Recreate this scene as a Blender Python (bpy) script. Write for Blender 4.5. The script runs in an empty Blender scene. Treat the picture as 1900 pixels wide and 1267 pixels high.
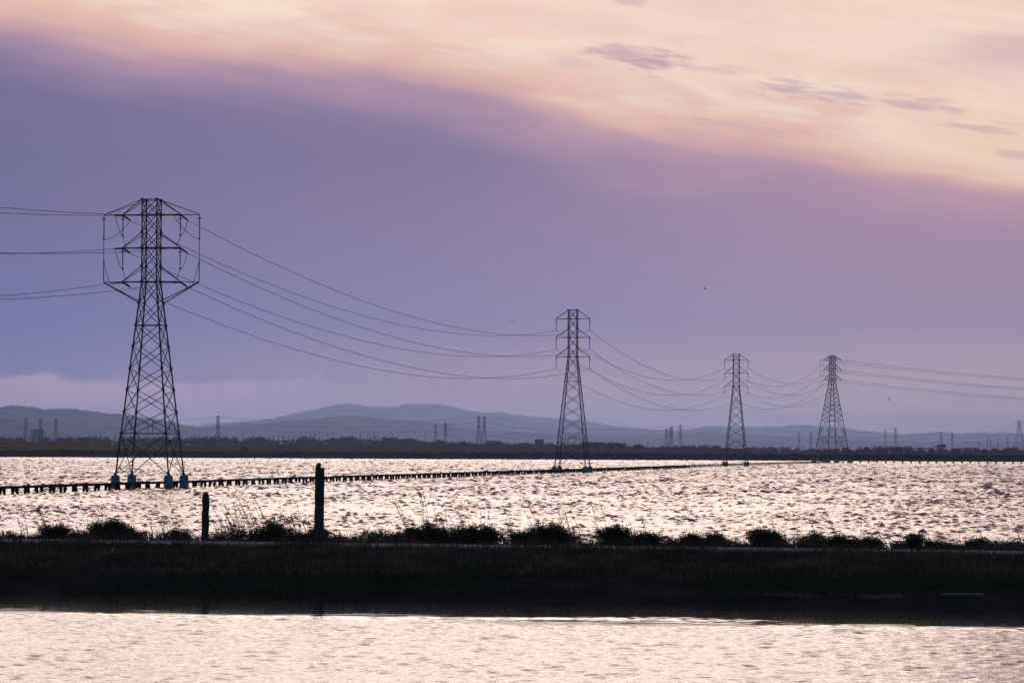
import bpy, math, random
import numpy as np
from mathutils import Vector, Matrix

random.seed(11)
rng = np.random.default_rng(11)
scene = bpy.context.scene
col = scene.collection
R = math.radians

# ------------------------------------------------------------------ camera
F = 6000.0                      # focal length in photo pixels (photo 1900 px wide)
CAM_H = 4.95
PITCH = R(1.0)
ROLL = R(0.275)
cam_d = bpy.data.cameras.new("camera")
cam_d.sensor_width = 36.0
cam_d.lens = F * 36.0 / 1900.0
cam_d.shift_y = (199.1 - F * math.tan(PITCH)) / 1900.0
cam_d.clip_start = 1.0
cam_d.clip_end = 60000.0
cam = bpy.data.objects.new("camera", cam_d)
col.objects.link(cam)
cam.matrix_world = Matrix.Translation((0, 0, CAM_H)) @ Matrix.Rotation(math.pi / 2 + PITCH, 4, 'X') @ Matrix.Rotation(ROLL, 4, 'Z')
scene.camera = cam


def hor(px):
    return 828.0 + 0.0048 * px


def at(px, py, D):
    """world point that stands at distance D (along +Y) where the photo shows pixel px, py"""
    x = px - 0.0048 * (832.6 - py)
    return Vector(((x - 950.0) / F * D, D, CAM_H + (hor(px) - py) / F * D))


def lin(r, g, b):
    f = lambda c: (c / 255 / 12.92) if c <= 10.3 else ((c / 255 + 0.055) / 1.055) ** 2.4
    return (f(r), f(g), f(b), 1.0)


# ------------------------------------------------------------------ world / sky
SUN_AZ, SUN_EL = R(-2.0), R(12.0)
world = bpy.data.worlds.new("World")
scene.world = world
world.use_nodes = True
wt = world.node_tree
for n in list(wt.nodes):
    wt.nodes.remove(n)


class S:
    """a node socket with arithmetic"""
    tree = wt

    def __init__(self, sock):
        self.s = sock

    def __add__(a, b): return op('ADD', a, b)
    def __radd__(a, b): return op('ADD', b, a)
    def __sub__(a, b): return op('SUBTRACT', a, b)
    def __rsub__(a, b): return op('SUBTRACT', b, a)
    def __mul__(a, b): return op('MULTIPLY', a, b)
    def __rmul__(a, b): return op('MULTIPLY', b, a)
    def __truediv__(a, b): return op('DIVIDE', a, b)
    def __rtruediv__(a, b): return op('DIVIDE', b, a)


def plug(v, sock):
    if isinstance(v, S):
        S.tree.links.new(v.s, sock)
    else:
        sock.default_value = v


def op(kind, *args):
    n = S.tree.nodes.new('ShaderNodeMath')
    n.operation = kind
    for i, a in enumerate(args):
        plug(a, n.inputs[i])
    return S(n.outputs[0])


def smooth(lo, hi, v):
    n = S.tree.nodes.new('ShaderNodeMapRange')
    n.interpolation_type = 'SMOOTHSTEP'
    plug(v, n.inputs['Value'])
    n.inputs['From Min'].default_value = lo
    n.inputs['From Max'].default_value = hi
    return S(n.outputs['Result'])


def mixc(f, a, b, blend='MIX'):
    n = S.tree.nodes.new('ShaderNodeMix')
    n.data_type = 'RGBA'
    n.blend_type = blend
    n.clamp_factor = True
    plug(f, n.inputs[0])
    plug(a, n.inputs[6])
    plug(b, n.inputs[7])
    return S(n.outputs[2])


def ramp(v, stops):
    n = S.tree.nodes.new('ShaderNodeValToRGB')
    plug(v, n.inputs[0])
    n.color_ramp.interpolation = 'EASE' if len(stops) < 3 else 'LINEAR'
    el = n.color_ramp.elements
    while len(el) < len(stops):
        el.new(0.5)
    for e, (p, c) in zip(el, stops):
        e.position = p
        e.color = c
    return S(n.outputs[0])


def noise(vec, scale, detail=4.0, rough=0.55, dist=0.0):
    n = S.tree.nodes.new('ShaderNodeTexNoise')
    if vec is not None:
        plug(vec, n.inputs['Vector'])
    n.inputs['Scale'].default_value = scale
    n.inputs['Detail'].default_value = detail
    n.inputs['Roughness'].default_value = rough
    n.inputs['Distortion'].default_value = dist
    return S(n.outputs['Fac'])


def xyz(x, y, z):
    n = S.tree.nodes.new('ShaderNodeCombineXYZ')
    for i, a in enumerate((x, y, z)):
        plug(a, n.inputs[i])
    return S(n.outputs[0])


def sep(v):
    n = S.tree.nodes.new('ShaderNodeSeparateXYZ')
    plug(v, n.inputs[0])
    return [S(o) for o in n.outputs]


def curve(v, pts):
    """piecewise curve through pts, v and values in 0..1"""
    n = S.tree.nodes.new('ShaderNodeFloatCurve')
    plug(v, n.inputs['Value'])
    c = n.mapping.curves[0]
    while len(c.points) < len(pts):
        c.points.new(0.5, 0.5)
    for p, (a, b) in zip(c.points, pts):
        p.location = (a, b)
        p.handle_type = 'AUTO_CLAMPED'
    n.mapping.update()
    return S(n.outputs[0])


def rgbscale(c, k):
    n = S.tree.nodes.new('ShaderNodeVectorMath')
    n.operation = 'SCALE'
    plug(c, n.inputs[0])
    plug(k, n.inputs['Scale'])
    return S(n.outputs[0])


tc = wt.nodes.new('ShaderNodeTexCoord')
DIR = S(tc.outputs['Generated'])
dx, dy, dz = sep(DIR)
AZ = op('ARCTAN2', dx, dy)
EL = op('ARCSINE', dz)
Uu = AZ * F + 950.0              # sky azimuth and elevation in steps of 1/6000 rad
Vv = EL * F
# anisotropic noise domain: clouds stretched along the horizon
ND = xyz(dx, dy, dz * 3.6)
ND2 = xyz(dx, dy, dz * 6.0 + dx * 0.9)
n_soft = noise(ND, 9.0, 3.0, 0.5)
n_mid = noise(ND2, 22.0, 5.0, 0.55, 0.3)
n_fine = noise(ND2, 75.0, 6.0, 0.6, 0.4)
n_puff = noise(xyz(dx, dy, dz * 2.2), 60.0, 6.0, 0.55)
Us = smooth(-300.0, 2200.0, Uu)
Un = op('MULTIPLY', op('ADD', Uu, 600.0), 1 / 3200.0)          # -600..2600 -> 0..1
Vn = Vv / 800.0
base_l = ramp(Vn, [(0.0, lin(118, 112, 156)), (0.12, lin(114, 113, 158)), (0.29, lin(104, 109, 158)), (0.54, lin(108, 103, 144)), (0.67, lin(106, 102, 140)), (0.88, lin(114, 104, 142)), (1.0, lin(126, 112, 146))])
base_m = ramp(Vn, [(0.0, lin(186, 157, 160)), (0.12, lin(176, 152, 162)), (0.29, lin(134, 125, 161)), (0.54, lin(133, 116, 150)), (0.67, lin(126, 111, 145)), (0.88, lin(134, 116, 148)), (1.0, lin(146, 124, 150))])
base_r = ramp(Vn, [(0.0, lin(218, 190, 182)), (0.12, lin(206, 182, 182)), (0.29, lin(162, 142, 166)), (0.49, lin(168, 138, 162)), (0.62, lin(176, 142, 162)), (0.9, lin(186, 150, 164)), (1.0, lin(190, 152, 164))])
base = mixc(smooth(-150.0, 1000.0, Uu), base_l, base_m)
base = mixc(smooth(700.0, 1850.0, Uu), base, base_r)
bx = [(-600, 800), (0, 775), (300, 728), (700, 690), (880, 655), (1050, 600), (1300, 558), (1500, 545), (1700, 492), (1900, 462), (2600, 380)]
Bv = curve(Un, [((a + 600) / 3200, b / 1000) for a, b in bx]) * 1000.0
H = Vv - Bv + (n_soft - 0.5) * 120.0 + (n_mid - 0.5) * 80.0
n_str = noise(xyz(dx, dy, dz * 4.5 - dx * 0.5), 16.0, 6.0, 0.6, 0.6)
upper = mixc(smooth(0.38, 0.60, n_mid), lin(244, 204, 184), lin(250, 226, 206))
upper = mixc(smooth(0.45, 0.7, n_soft) * 0.6, upper, lin(240, 208, 196))
upper = mixc(smooth(0.48, 0.70, noise(ND2, 13.0, 6.0, 0.62, 0.6)) * 0.5, upper, lin(222, 182, 178))
upper = mixc(smooth(0.50, 0.66, n_str) * 0.6, upper, lin(250, 228, 208))
upper = mixc(smooth(0.46, 0.34, n_str) * 0.35, upper, lin(226, 180, 166))
sky = mixc(smooth(-115.0, 15.0, H) * 0.85, base, lin(194, 154, 168))
sky = mixc(smooth(-30.0, 38.0, H), sky, lin(228, 182, 164))
sky = mixc(smooth(5.0, 90.0, H), sky, upper)


def blob(uc, vc, su, sv, amp):
    u = (Uu - uc) / su
    v = (Vv - vc + (Uu - uc) * 0.12) / sv
    d = op('SQRT', u * u + v * v)
    return smooth(1.3, 0.2, d + (n_fine - 0.5) * 4.0) * amp


dark = None
for b in [(1160, 730, 75, 13, .8), (1222, 713, 62, 19, 1.0), (1275, 705, 40, 14, .5), (1470, 668, 70, 17, .75), (1545, 655, 105, 12, .7), (1700, 637, 80, 13, .65),
          (1815, 592, 85, 13, .6), (1890, 540, 60, 9, .5), (1165, 830, 40, 12, .6), (1330, 700, 60, 9, .4), (1340, 600, 110, 10, .4), (1060, 712, 60, 10, .3)]:
    m = blob(*b)
    dark = m if dark is None else op('MAXIMUM', dark, m)
sky = mixc(smooth(40.0, 140.0, H) * 0.4, sky, lin(252, 222, 198))
glow_r = smooth(1.3, 0.0, op('SQRT', op('POWER', (Uu - 1850.0) / 330.0, 2.0) + op('POWER', (Vv - 545.0) / 95.0, 2.0)) + (n_mid - 0.5) * 0.8) * smooth(10.0, 70.0, H)
sky = mixc(glow_r * 0.75, sky, lin(249, 216, 186))
sky = mixc(dark * 0.75, sky, lin(184, 148, 170))
mauve = smooth(1.3, 0.0, op('SQRT', op('POWER', (Uu - 1880.0) / 230.0, 2.0) + op('POWER', (Vv - 725.0) / 55.0, 2.0)) + (n_mid - 0.5) * 1.2)
sky = mixc(mauve * 0.6, sky, lin(206, 168, 178))
# low cumulus bank, lit faintly from above
puff_top = 86.0 + (n_puff - 0.5) * 44.0 + (n_soft - 0.5) * 12.0
low = smooth(9.0, -9.0, Vv - 38.0 - puff_top) * smooth(-20.0, 50.0, Vv) * smooth(900.0, 220.0, Uu + (n_mid - .5) * 300.0)
sky = mixc(low * 0.9, sky, lin(194, 168, 188))
puffs = smooth(0.54, 0.68, n_puff + (n_soft - 0.5) * 0.25) * smooth(45.0, 100.0, Vv) * smooth(170.0, 120.0, Vv)
sky = mixc(puffs * 0.5, sky, lin(190, 164, 182))
haze_band = smooth(0.45, 0.65, noise(ND2, 34.0, 4.0, .5)) * smooth(150.0, 20.0, Vv)
sky = mixc(haze_band * 0.35, sky, lin(184, 160, 180))
# the sun stands behind the veil of cloud above the picture; away from it the sky falls to the blue of dusk
sdir = (math.sin(SUN_AZ) * math.cos(SUN_EL), math.cos(SUN_AZ) * math.cos(SUN_EL), math.sin(SUN_EL))
cs = dx * sdir[0] + dy * sdir[1] + dz * sdir[2]
ang = op('ARCCOSINE', op('MINIMUM', cs, 0.99999)) * (180 / math.pi)
glow = op('EXPONENT', op('MULTIPLY', op('POWER', ang / 5.0, 2.0), -0.5))
wide = op('EXPONENT', op('MULTIPLY', op('POWER', ang / 17.0, 2.0), -0.5))
up = smooth(720.0, 1150.0, Vv)
sky = mixc(up * 0.75, sky, lin(246, 207, 204))
sky = rgbscale(sky, 1.0 + glow * up * 0.46 + wide * up * 0.05)
nish = wt.nodes.new('ShaderNodeTexSky')
nish.sky_type = 'NISHITA'
nish.sun_disc = False
nish.sun_elevation = R(7.0)
nish.sun_rotation = SUN_AZ
nish.air_density = 1.6
nish.dust_density = 1.5
nish.ozone_density = 3.0
veil = mixc(smooth(0.4, 0.62, n_mid), lin(132, 132, 174), lin(148, 140, 174))
clear = mixc(1.0, rgbscale(S(nish.outputs[0]), 0.012), (0.036, 0.070, 0.125, 1), 'ADD')
sky = mixc(smooth(5.0, 13.5, ang) * smooth(800.0, 1150.0, Vv), sky, lin(200, 154, 166))
sky = mixc(smooth(18.0, 36.0, ang), sky, veil)
sky = mixc(smooth(42.0, 100.0, ang), sky, clear)
bg = wt.nodes.new('ShaderNodeBackground')
bg.inputs['Strength'].default_value = 1.0
wt.links.new(sky.s, bg.inputs['Color'])
wo = wt.nodes.new('ShaderNodeOutputWorld')
wt.links.new(bg.outputs[0], wo.inputs['Surface'])
world.cycles.sampling_method = 'MANUAL'
world.cycles.sample_map_resolution = 1024

# ------------------------------------------------------------------ sun (veiled, very soft, low in front)
sun_d = bpy.data.lights.new("sun", 'SUN')
sun_d.energy = 0.25
sun_d.angle = R(24)
sun_d.color = (1.0, 0.82, 0.66)
sun = bpy.data.objects.new("sun", sun_d)
col.objects.link(sun)
sun.rotation_euler = Vector(sdir).to_track_quat('Z', 'Y').to_euler()

scene.view_settings.view_transform = 'Standard'
scene.view_settings.look = 'None'
scene.view_settings.gamma = 1.0
scene.view_settings.exposure = 0.0
scene.view_settings.use_curve_mapping = False
scene.render.engine = 'CYCLES'
scene.cycles.use_denoising = True
scene.cycles.max_bounces = 6
scene.cycles.volume_bounces = 1
scene.cycles.diffuse_bounces = 2
scene.cycles.glossy_bounces = 3
scene.cycles.transparent_max_bounces = 8


# ------------------------------------------------------------------ helpers
def tag(o, label=None, cat=None, group=None, kind=None):
    for k, v in (("label", label), ("category", cat), ("group", group), ("kind", kind)):
        if v:
            o[k] = v
    return o


def empty(name, loc, rz=0.0, scale=1.0):
    o = bpy.data.objects.new(name, None)
    col.objects.link(o)
    o.location = loc
    o.rotation_euler = (0, 0, rz)
    o.scale = (scale,) * 3
    o.empty_display_size = 0.5
    return o


def link(name, me, mat=None, parent=None, rz=0.0):
    o = bpy.data.objects.new(name, me)
    col.objects.link(o)
    if mat is not None and not me.materials:
        me.materials.append(mat)
    if parent is not None:
        o.parent = parent
    if rz:
        o.rotation_euler = (0, 0, rz)
    return o


def np_mesh(name, V, Fq):
    """mesh from numpy arrays; Fq is (n, k) with k = 3 or 4"""
    V = np.asarray(V, dtype=np.float32)
    Fq = np.asarray(Fq, dtype=np.int32)
    me = bpy.data.meshes.new(name)
    n, k = Fq.shape
    me.vertices.add(len(V))
    me.vertices.foreach_set("co", V.ravel())
    me.loops.add(n * k)
    me.loops.foreach_set("vertex_index", Fq.ravel())
    me.polygons.add(n)
    me.polygons.foreach_set("loop_start", np.arange(0, n * k, k, dtype=np.int32))
    me.update(calc_edges=True)
    me.validate()
    return me


def shade_smooth(me):
    me.polygons.foreach_set("use_smooth", np.ones(len(me.polygons), dtype=bool))
    me.update()


class MB:
    def __init__(self):
        self.v, self.f = [], []

    def bar(self, p, q, w, n=4, w2=None):
        p, q = Vector(p), Vector(q)
        d = (q - p)
        if d.length < 1e-6:
            return self
        d.normalize()
        a = Vector((0, 0, 1)) if abs(d.z) < 0.95 else Vector((1, 0, 0))
        s = d.cross(a).normalized()
        t = d.cross(s)
        b = len(self.v)
        for c, r in ((p, w / 2), (q, (w2 if w2 else w) / 2)):
            for k in range(n):
                th = 2 * math.pi * (k + 0.5) / n
                self.v.append(c + (s * math.cos(th) + t * math.sin(th)) * r * 1.2)
        for k in range(n):
            k2 = (k + 1) % n
            self.f.append((b + k, b + k2, b + n + k2, b + n + k))
        self.f.append(tuple(b + k for k in reversed(range(n))))
        self.f.append(tuple(b + n + k for k in range(n)))
        return self

    def tube(self, pts, r, n=4):
        pts = [Vector(p) for p in pts]
        b = len(self.v)
        m = len(pts)
        for i, p in enumerate(pts):
            d = (pts[min(i + 1, m - 1)] - pts[max(i - 1, 0)]).normalized()
            a = Vector((0, 0, 1)) if abs(d.z) < 0.95 else Vector((1, 0, 0))
            s = d.cross(a).normalized()
            t = d.cross(s)
            rr = r[i] if hasattr(r, '__len__') else r
            for k in range(n):
                th = 2 * math.pi * k / n
                self.v.append(p + (s * math.cos(th) + t * math.sin(th)) * rr)
        for i in range(m - 1):
            for k in range(n):
                k2 = (k + 1) % n
                self.f.append((b + i * n + k, b + i * n + k2, b + (i + 1) * n + k2, b + (i + 1) * n + k))
        self.f.append(tuple(b + k for k in reversed(range(n))))
        self.f.append(tuple(b + (m - 1) * n + k for k in range(n)))
        return self

    def box(self, c, s, rz=0.0, taper=1.0):
        b = len(self.v)
        ca, sa = math.cos(rz), math.sin(rz)
        for z in (-1, 1):
            k = taper if z > 0 else 1.0
            for x, y in ((-1, -1), (1, -1), (1, 1), (-1, 1)):
                lx, ly = x * s[0] / 2 * k, y * s[1] / 2 * k
                self.v.append(Vector((c[0] + lx * ca - ly * sa, c[1] + lx * sa + ly * ca, c[2] + z * s[2] / 2)))
        for q in ((3, 2, 1, 0), (4, 5, 6, 7), (0, 1, 5, 4), (1, 2, 6, 5), (2, 3, 7, 6), (3, 0, 4, 7)):
            self.f.append(tuple(b + i for i in q))
        return self

    def lathe(self, prof, n=12, c=(0, 0, 0), axis=None):
        """prof: list of (radius, height); axis: direction (default +Z)"""
        ax = Vector(axis).normalized() if axis is not None else Vector((0, 0, 1))
        a = Vector((0, 0, 1)) if abs(ax.z) < 0.9 else Vector((1, 0, 0))
        s = ax.cross(a).normalized()
        t = ax.cross(s)
        c = Vector(c)
        b = len(self.v)
        for r, h in prof:
            for k in range(n):
                th = 2 * math.pi * k / n
                self.v.append(c + ax * h + (s * math.cos(th) + t * math.sin(th)) * max(r, 1e-4))
        for i in range(len(prof) - 1):
            for k in range(n):
                k2 = (k + 1) % n
                self.f.append((b + i * n + k, b + i * n + k2, b + (i + 1) * n + k2, b + (i + 1) * n + k))
        self.f.append(tuple(b + k for k in reversed(range(n))))
        self.f.append(tuple(b + (len(prof) - 1) * n + k for k in range(n)))
        return self

    def mesh(self, name):
        me = bpy.data.meshes.new(name)
        me.from_pydata([tuple(v) for v in self.v], [], self.f)
        me.update()
        return me

    def build(self, name, mat, parent=None, smooth_=False):
        me = self.mesh(name)
        if smooth_:
            shade_smooth(me)
        return link(name, me, mat, parent)


def copy_tree(o, parent=None):
    c = o.copy()
    col.objects.link(c)
    if parent is not None:
        c.parent = parent
    for ch in list(o.children):
        copy_tree(ch, c)
    return c


def material(name, c1, c2=None, scale=3.0, rough=0.85, metallic=0.0, bump=0.0, detail=5.0, translucent=0.0, spec=0.3, stretch=None):
    m = bpy.data.materials.new(name)
    m.use_nodes = True
    t = m.node_tree
    S.tree = t
    p = t.nodes['Principled BSDF']
    p.inputs['Roughness'].default_value = rough
    p.inputs['Metallic'].default_value = metallic
    p.inputs['Specular IOR Level'].default_value = spec
    tcn = t.nodes.new('ShaderNodeTexCoord')
    v = S(tcn.outputs['Object'])
    if stretch:
        x, y, z = sep(v)
        v = xyz(x * stretch[0], y * stretch[1], z * stretch[2])
    nz = noise(v, scale, detail, 0.6)
    c2 = c2 or tuple(c * 0.6 for c in c1)
    colr = mixc(smooth(0.35, 0.65, nz), (*c1, 1), (*c2, 1))
    t.links.new(colr.s, p.inputs['Base Color'])
    if bump:
        b = t.nodes.new('ShaderNodeBump')
        b.inputs['Strength'].default_value = 0.8
        b.inputs['Distance'].default_value = bump
        t.links.new(nz.s, b.inputs['Height'])
        t.links.new(b.outputs[0], p.inputs['Normal'])
    if translucent:
        tr = t.nodes.new('ShaderNodeBsdfTranslucent')
        t.links.new(colr.s, tr.inputs['Color'])
        ms = t.nodes.new('ShaderNodeMixShader')
        ms.inputs[0].default_value = translucent
        t.links.new(p.outputs[0], ms.inputs[1])
        t.links.new(tr.outputs[0], ms.inputs[2])
        t.links.new(ms.outputs[0], t.nodes['Material Output'].inputs['Surface'])
    S.tree = wt
    return m


M = {
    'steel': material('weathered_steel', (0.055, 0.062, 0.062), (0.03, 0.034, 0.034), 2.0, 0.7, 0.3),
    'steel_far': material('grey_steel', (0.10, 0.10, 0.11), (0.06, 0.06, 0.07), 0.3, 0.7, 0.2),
    'porcelain': material('porcelain', (0.05, 0.045, 0.045), None, 4, 0.35),
    'cable': material('aluminium_cable', (0.06, 0.06, 0.065), None, 1, 0.6, 0.4),
    'concrete': material('concrete', (0.30, 0.33, 0.34), (0.17, 0.20, 0.21), 2.2, 0.9, bump=0.02),
    'sign': material('white_sign', (0.75, 0.78, 0.8), (0.68, 0.7, 0.72), 5, 0.5),
    'timber': material('old_timber', (0.05, 0.042, 0.036), (0.022, 0.019, 0.017), 3, 0.9, bump=0.01, spec=0.0),
    'post': material('weathered_post', (0.10, 0.095, 0.09), (0.035, 0.032, 0.03), 5, 0.9, bump=0.02, stretch=(6, 6, 0.7), spec=0.0),
    'gravel': material('gravel_road', (0.30, 0.29, 0.28), (0.20, 0.19, 0.185), 4, 0.95, bump=0.02, spec=0.0),
    'berm': material('berm_soil', (0.034, 0.030, 0.026), (0.02, 0.02, 0.017), 0.7, 1.0, bump=0.05, spec=0.0),
    'mud': material('pale_mud', (0.075, 0.08, 0.085), (0.035, 0.035, 0.035), 1.4, 0.8, bump=0.05, stretch=(0.5, 2, 1), spec=0.0),
    'leaf': material('shrub_leaf', (0.07, 0.08, 0.025), (0.04, 0.05, 0.018), 2.5, 0.75, translucent=0.45, spec=0.03),
    'leaf_olive': material('olive_leaf', (0.075, 0.075, 0.022), (0.05, 0.05, 0.016), 2.5, 0.75, translucent=0.3, spec=0.03),
    'twig': material('dry_twig', (0.05, 0.038, 0.028), (0.03, 0.024, 0.018), 4, 0.9, spec=0.0),
    'stalk': material('dry_stalk', (0.07, 0.05, 0.035), (0.045, 0.033, 0.025), 4, 0.9, translucent=0.15, spec=0.0),
    'grass_dry': material('dry_grass', (0.17, 0.125, 0.08), (0.07, 0.06, 0.035), 0.5, 0.9, translucent=0.25, spec=0.0),
    'grass_green': material('green_grass', (0.035, 0.06, 0.024), (0.03, 0.04, 0.018), 0.45, 0.9, translucent=0.25, spec=0.0),
    'flower': material('yellow_petal', (0.75, 0.5, 0.03), None, 3, 0.7),
    'shore': material('dark_levee', (0.026, 0.026, 0.022), (0.014, 0.015, 0.014), 0.02, 1.0, stretch=(1, 1, 12), spec=0.0),
    'bank': material('mustard_bank', (0.05, 0.046, 0.022), (0.24, 0.15, 0.015), 0.035, 1.0, stretch=(0.5, 1, 5), spec=0.0),
    'marsh': material('marsh_grass', (0.075, 0.065, 0.05), (0.04, 0.042, 0.034), 0.006, 1.0, stretch=(0.5, 1, 1), spec=0.0),
    'hill': material('hill_woods', (0.035, 0.045, 0.03), (0.15, 0.14, 0.10), 0.0045, 1.0, spec=0.0),
    'far_leaf': material('far_leaf', (0.04, 0.05, 0.034), (0.025, 0.032, 0.022), 0.15, 0.95, spec=0.0),
    'bark': material('bark', (0.05, 0.042, 0.035), None, 1, 0.95, spec=0.0),
    'wall': material('pale_wall', (0.32, 0.32, 0.33), (0.26, 0.26, 0.27), 0.2, 0.8),
    'house': material('far_house', (0.30, 0.29, 0.28), (0.14, 0.14, 0.13), 0.01, 0.9, spec=0.0),
    'wall_blue': material('blue_grey_wall', (0.22, 0.32, 0.42), (0.18, 0.27, 0.36), 0.2, 0.8),
    'glass_dark': material('dark_glass', (0.03, 0.035, 0.045), None, 0.3, 0.15, spec=0.5),
    'roof': material('roof', (0.12, 0.11, 0.11), None, 0.4, 0.9, spec=0.0),
    'bird': material('feather', (0.03, 0.03, 0.035), None, 4, 0.9),
}


# ------------------------------------------------------------------ water
def water_material(name, bump_scale, bump_dist, rough, lee=None, aspect=0.75, far_chop=0.0):
    m = bpy.data.materials.new(name)
    m.use_nodes = True
    t = m.node_tree
    S.tree = t
    p = t.nodes['Principled BSDF']
    p.inputs['Base Color'].default_value = (0.010, 0.014, 0.022, 1)
    p.inputs['Roughness'].default_value = rough
    p.inputs['IOR'].default_value = 1.333
    p.inputs['Specular IOR Level'].default_value = 0.5
    tcn = t.nodes.new('ShaderNodeTexCoord')
    x, y, z = sep(S(tcn.outputs['Object']))
    n1 = noise(xyz(x * aspect, y * 1.0, z), bump_scale, 3.0, 0.6)
    b = t.nodes.new('ShaderNodeBump')
    b.inputs['Strength'].default_value = 1.0
    b.inputs['Distance'].default_value = bump_dist
    if far_chop:                             # beyond the modelled waves the chop is all in the fine relief
        side = smooth(0.165, 0.205, op('ABSOLUTE', x / op('MAXIMUM', y, 1.0)))
        t.links.new((op('MAXIMUM', smooth(330.0, 760.0, y) * far_chop, side * 0.24) + bump_dist).s, b.inputs['Distance'])
    if lee:                                  # ripples die out in the lee of the bank
        w = x * math.sin(math.atan(0.235)) + (y - 119.5) * math.cos(math.atan(0.235))
        patch = noise(xyz(x * 0.26 + y * 0.16, y * 1.0 - x * 0.04, z), 1.0, 5.0, 0.7)
        k = smooth(lee[0], lee[1], w + (patch - 0.5) * 17.0)
        t.links.new((k * (1.0 - lee[2]) + lee[2]).s, b.inputs['Strength'])
    t.links.new(n1.s, b.inputs['Height'])
    t.links.new(b.outputs[0], p.inputs['Normal'])
    S.tree = wt
    return m


def vnoise(x, y, seed=0, oct_=4):
    g = np.random.default_rng(seed)
    z = np.zeros_like(x)
    for o in range(oct_):
        for _ in range(4):
            th = g.uniform(0, 6.28)
            k = (2.0 ** o) * g.uniform(0.7, 1.3)
            z += np.sin(k * (x * math.cos(th) + y * math.sin(th)) + g.uniform(0, 6.28)) / (2.0 ** o) * 0.25
    return z


BW0 = math.atan(0.235)                      # heading of the near levee


def waves(X, Y, comps):
    Z = np.zeros_like(X)
    for (kx, ky, a, ph) in comps:
        Z += a * np.sin(kx * X + ky * Y + ph)
    return Z


def spectrum(n, lmin, lmax, slope, wind, spread, seed):
    """random wave trains; SLOPE is the total rms slope"""
    g = np.random.default_rng(seed)
    lam = np.exp(g.uniform(math.log(lmin), math.log(lmax), n))
    th = wind + g.normal(0, spread, n)
    k = 2 * math.pi / lam
    s = np.ones(n) * g.uniform(0.6, 1.4, n)
    s *= slope / math.sqrt((s ** 2).sum() / 2)
    return [(k[i] * math.sin(th[i]), k[i] * math.cos(th[i]), s[i] / k[i], g.uniform(0, 6.28)) for i in range(n)]


def polar_sheet(name, radii, angs, comps, mat, fade, gust=0.0):
    rr, aa = np.meshgrid(radii, angs, indexing='ij')
    X, Y = rr * np.sin(aa), rr * np.cos(aa)
    Z = comps(X, Y, rr, aa) if callable(comps) else waves(X, Y, comps) * fade(rr, aa)
    if gust:
        patch = waves(X, Y, [(2 * math.pi / 47, 2 * math.pi / 90, .4, 1.0), (-2 * math.pi / 31, 2 * math.pi / 140, .4, 2.2), (2 * math.pi / 90, -2 * math.pi / 60, .4, .3), (2 * math.pi / 19, 2 * math.pi / 55, .3, 4.)])
        Z *= 1 + gust * np.clip(patch, -1, 1)
    # crests sharper than troughs
    Z = Z + 0.45 * np.clip(Z, 0, None) ** 2 / (0.12 * np.maximum(1.0, rr / 350.0))
    nr, na = rr.shape
    i = np.arange(nr * na).reshape(nr, na)
    Fq = np.stack([i[:-1, :-1], i[:-1, 1:], i[1:, 1:], i[1:, :-1]], -1).reshape(-1, 4)
    me = np_mesh(name, np.stack([X, Y, Z], -1).reshape(-1, 3), Fq[:, ::-1])
    shade_smooth(me)
    o = link(name, me, mat)
    tag(o, kind='structure')
    return o


def angle_set(half, n, outer, n_side=40):
    mid = np.linspace(-half, half, n)
    side = np.linspace(half, outer, n_side)[1:]
    return np.concatenate([-side[::-1], mid, side])


def grow(r0, r1, s0, s1):
    """radii from r0 to r1 with a step that grows from s0 to s1"""
    out, r = [], r0
    while r < r1:
        out.append(r)
        r += s0 + (s1 - s0) * (r - r0) / (r1 - r0)
    return np.array(out)


bay_r = np.concatenate([np.arange(118, 158, 2.0), grow(158, 360, 0.28, 0.36), grow(360, 700, 0.36, 0.66), grow(700, 1545, 0.66, 1.4)])


def bay_waves(X, Y, r, a):
    """wavelets near by; the chop grows longer and higher out over the open bay"""
    near = waves(X, Y, spectrum(80, 1.0, 2.1, 0.085, R(10), R(24), 3) + spectrum(100, 0.36, 0.95, 0.30, R(14), R(34), 4))
    mid = waves(X, Y, spectrum(100, 1.0, 2.3, 0.25, R(10), R(32), 6))
    far = waves(X, Y, spectrum(100, 1.5, 3.1, 0.235, R(10), R(34), 8))
    st = lambda lo, hi: (lambda t: t * t * (3 - 2 * t))(np.clip((r - lo) / (hi - lo), 0, 1))
    w1, w2 = st(230, 560), st(560, 1150)
    Z = near * np.sqrt(1 - w1) + mid * np.sqrt(w1 * (1 - w2)) + far * np.sqrt(w1 * w2)
    return Z * np.clip((R(13) - np.abs(a)) / R(2.5), 0.0, 1) * np.clip((1535 - r) / 50, 0, 1)


bay = polar_sheet('bay_water', bay_r, angle_set(R(9.7), 430, R(55), 14), bay_waves, water_material('bay_water', 4.0, 0.05, 0.06, far_chop=0.12), None, 0.2)
def lee_side(r, a):
    """how far the ripples have grown: still in the lee of the levee, broken by streaks where the breeze reaches down"""
    X, Y = r * np.sin(a), r * np.cos(a)
    w = X * math.sin(BW0) + (Y - 119.5) * math.cos(BW0)
    streak = vnoise(X * 0.16 + Y * 0.12, Y * 0.85 - X * 0.06, 31, 4) * 4.5 + vnoise(X * 0.05, Y * 0.2, 32, 2) * 1.2
    g_ = np.clip((-24.6 + streak - w) / 2.6, 0, 1)
    return np.clip((R(14) - np.abs(a)) / R(2.5), 0.0, 1) * (0.03 + 0.97 * g_)


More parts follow.
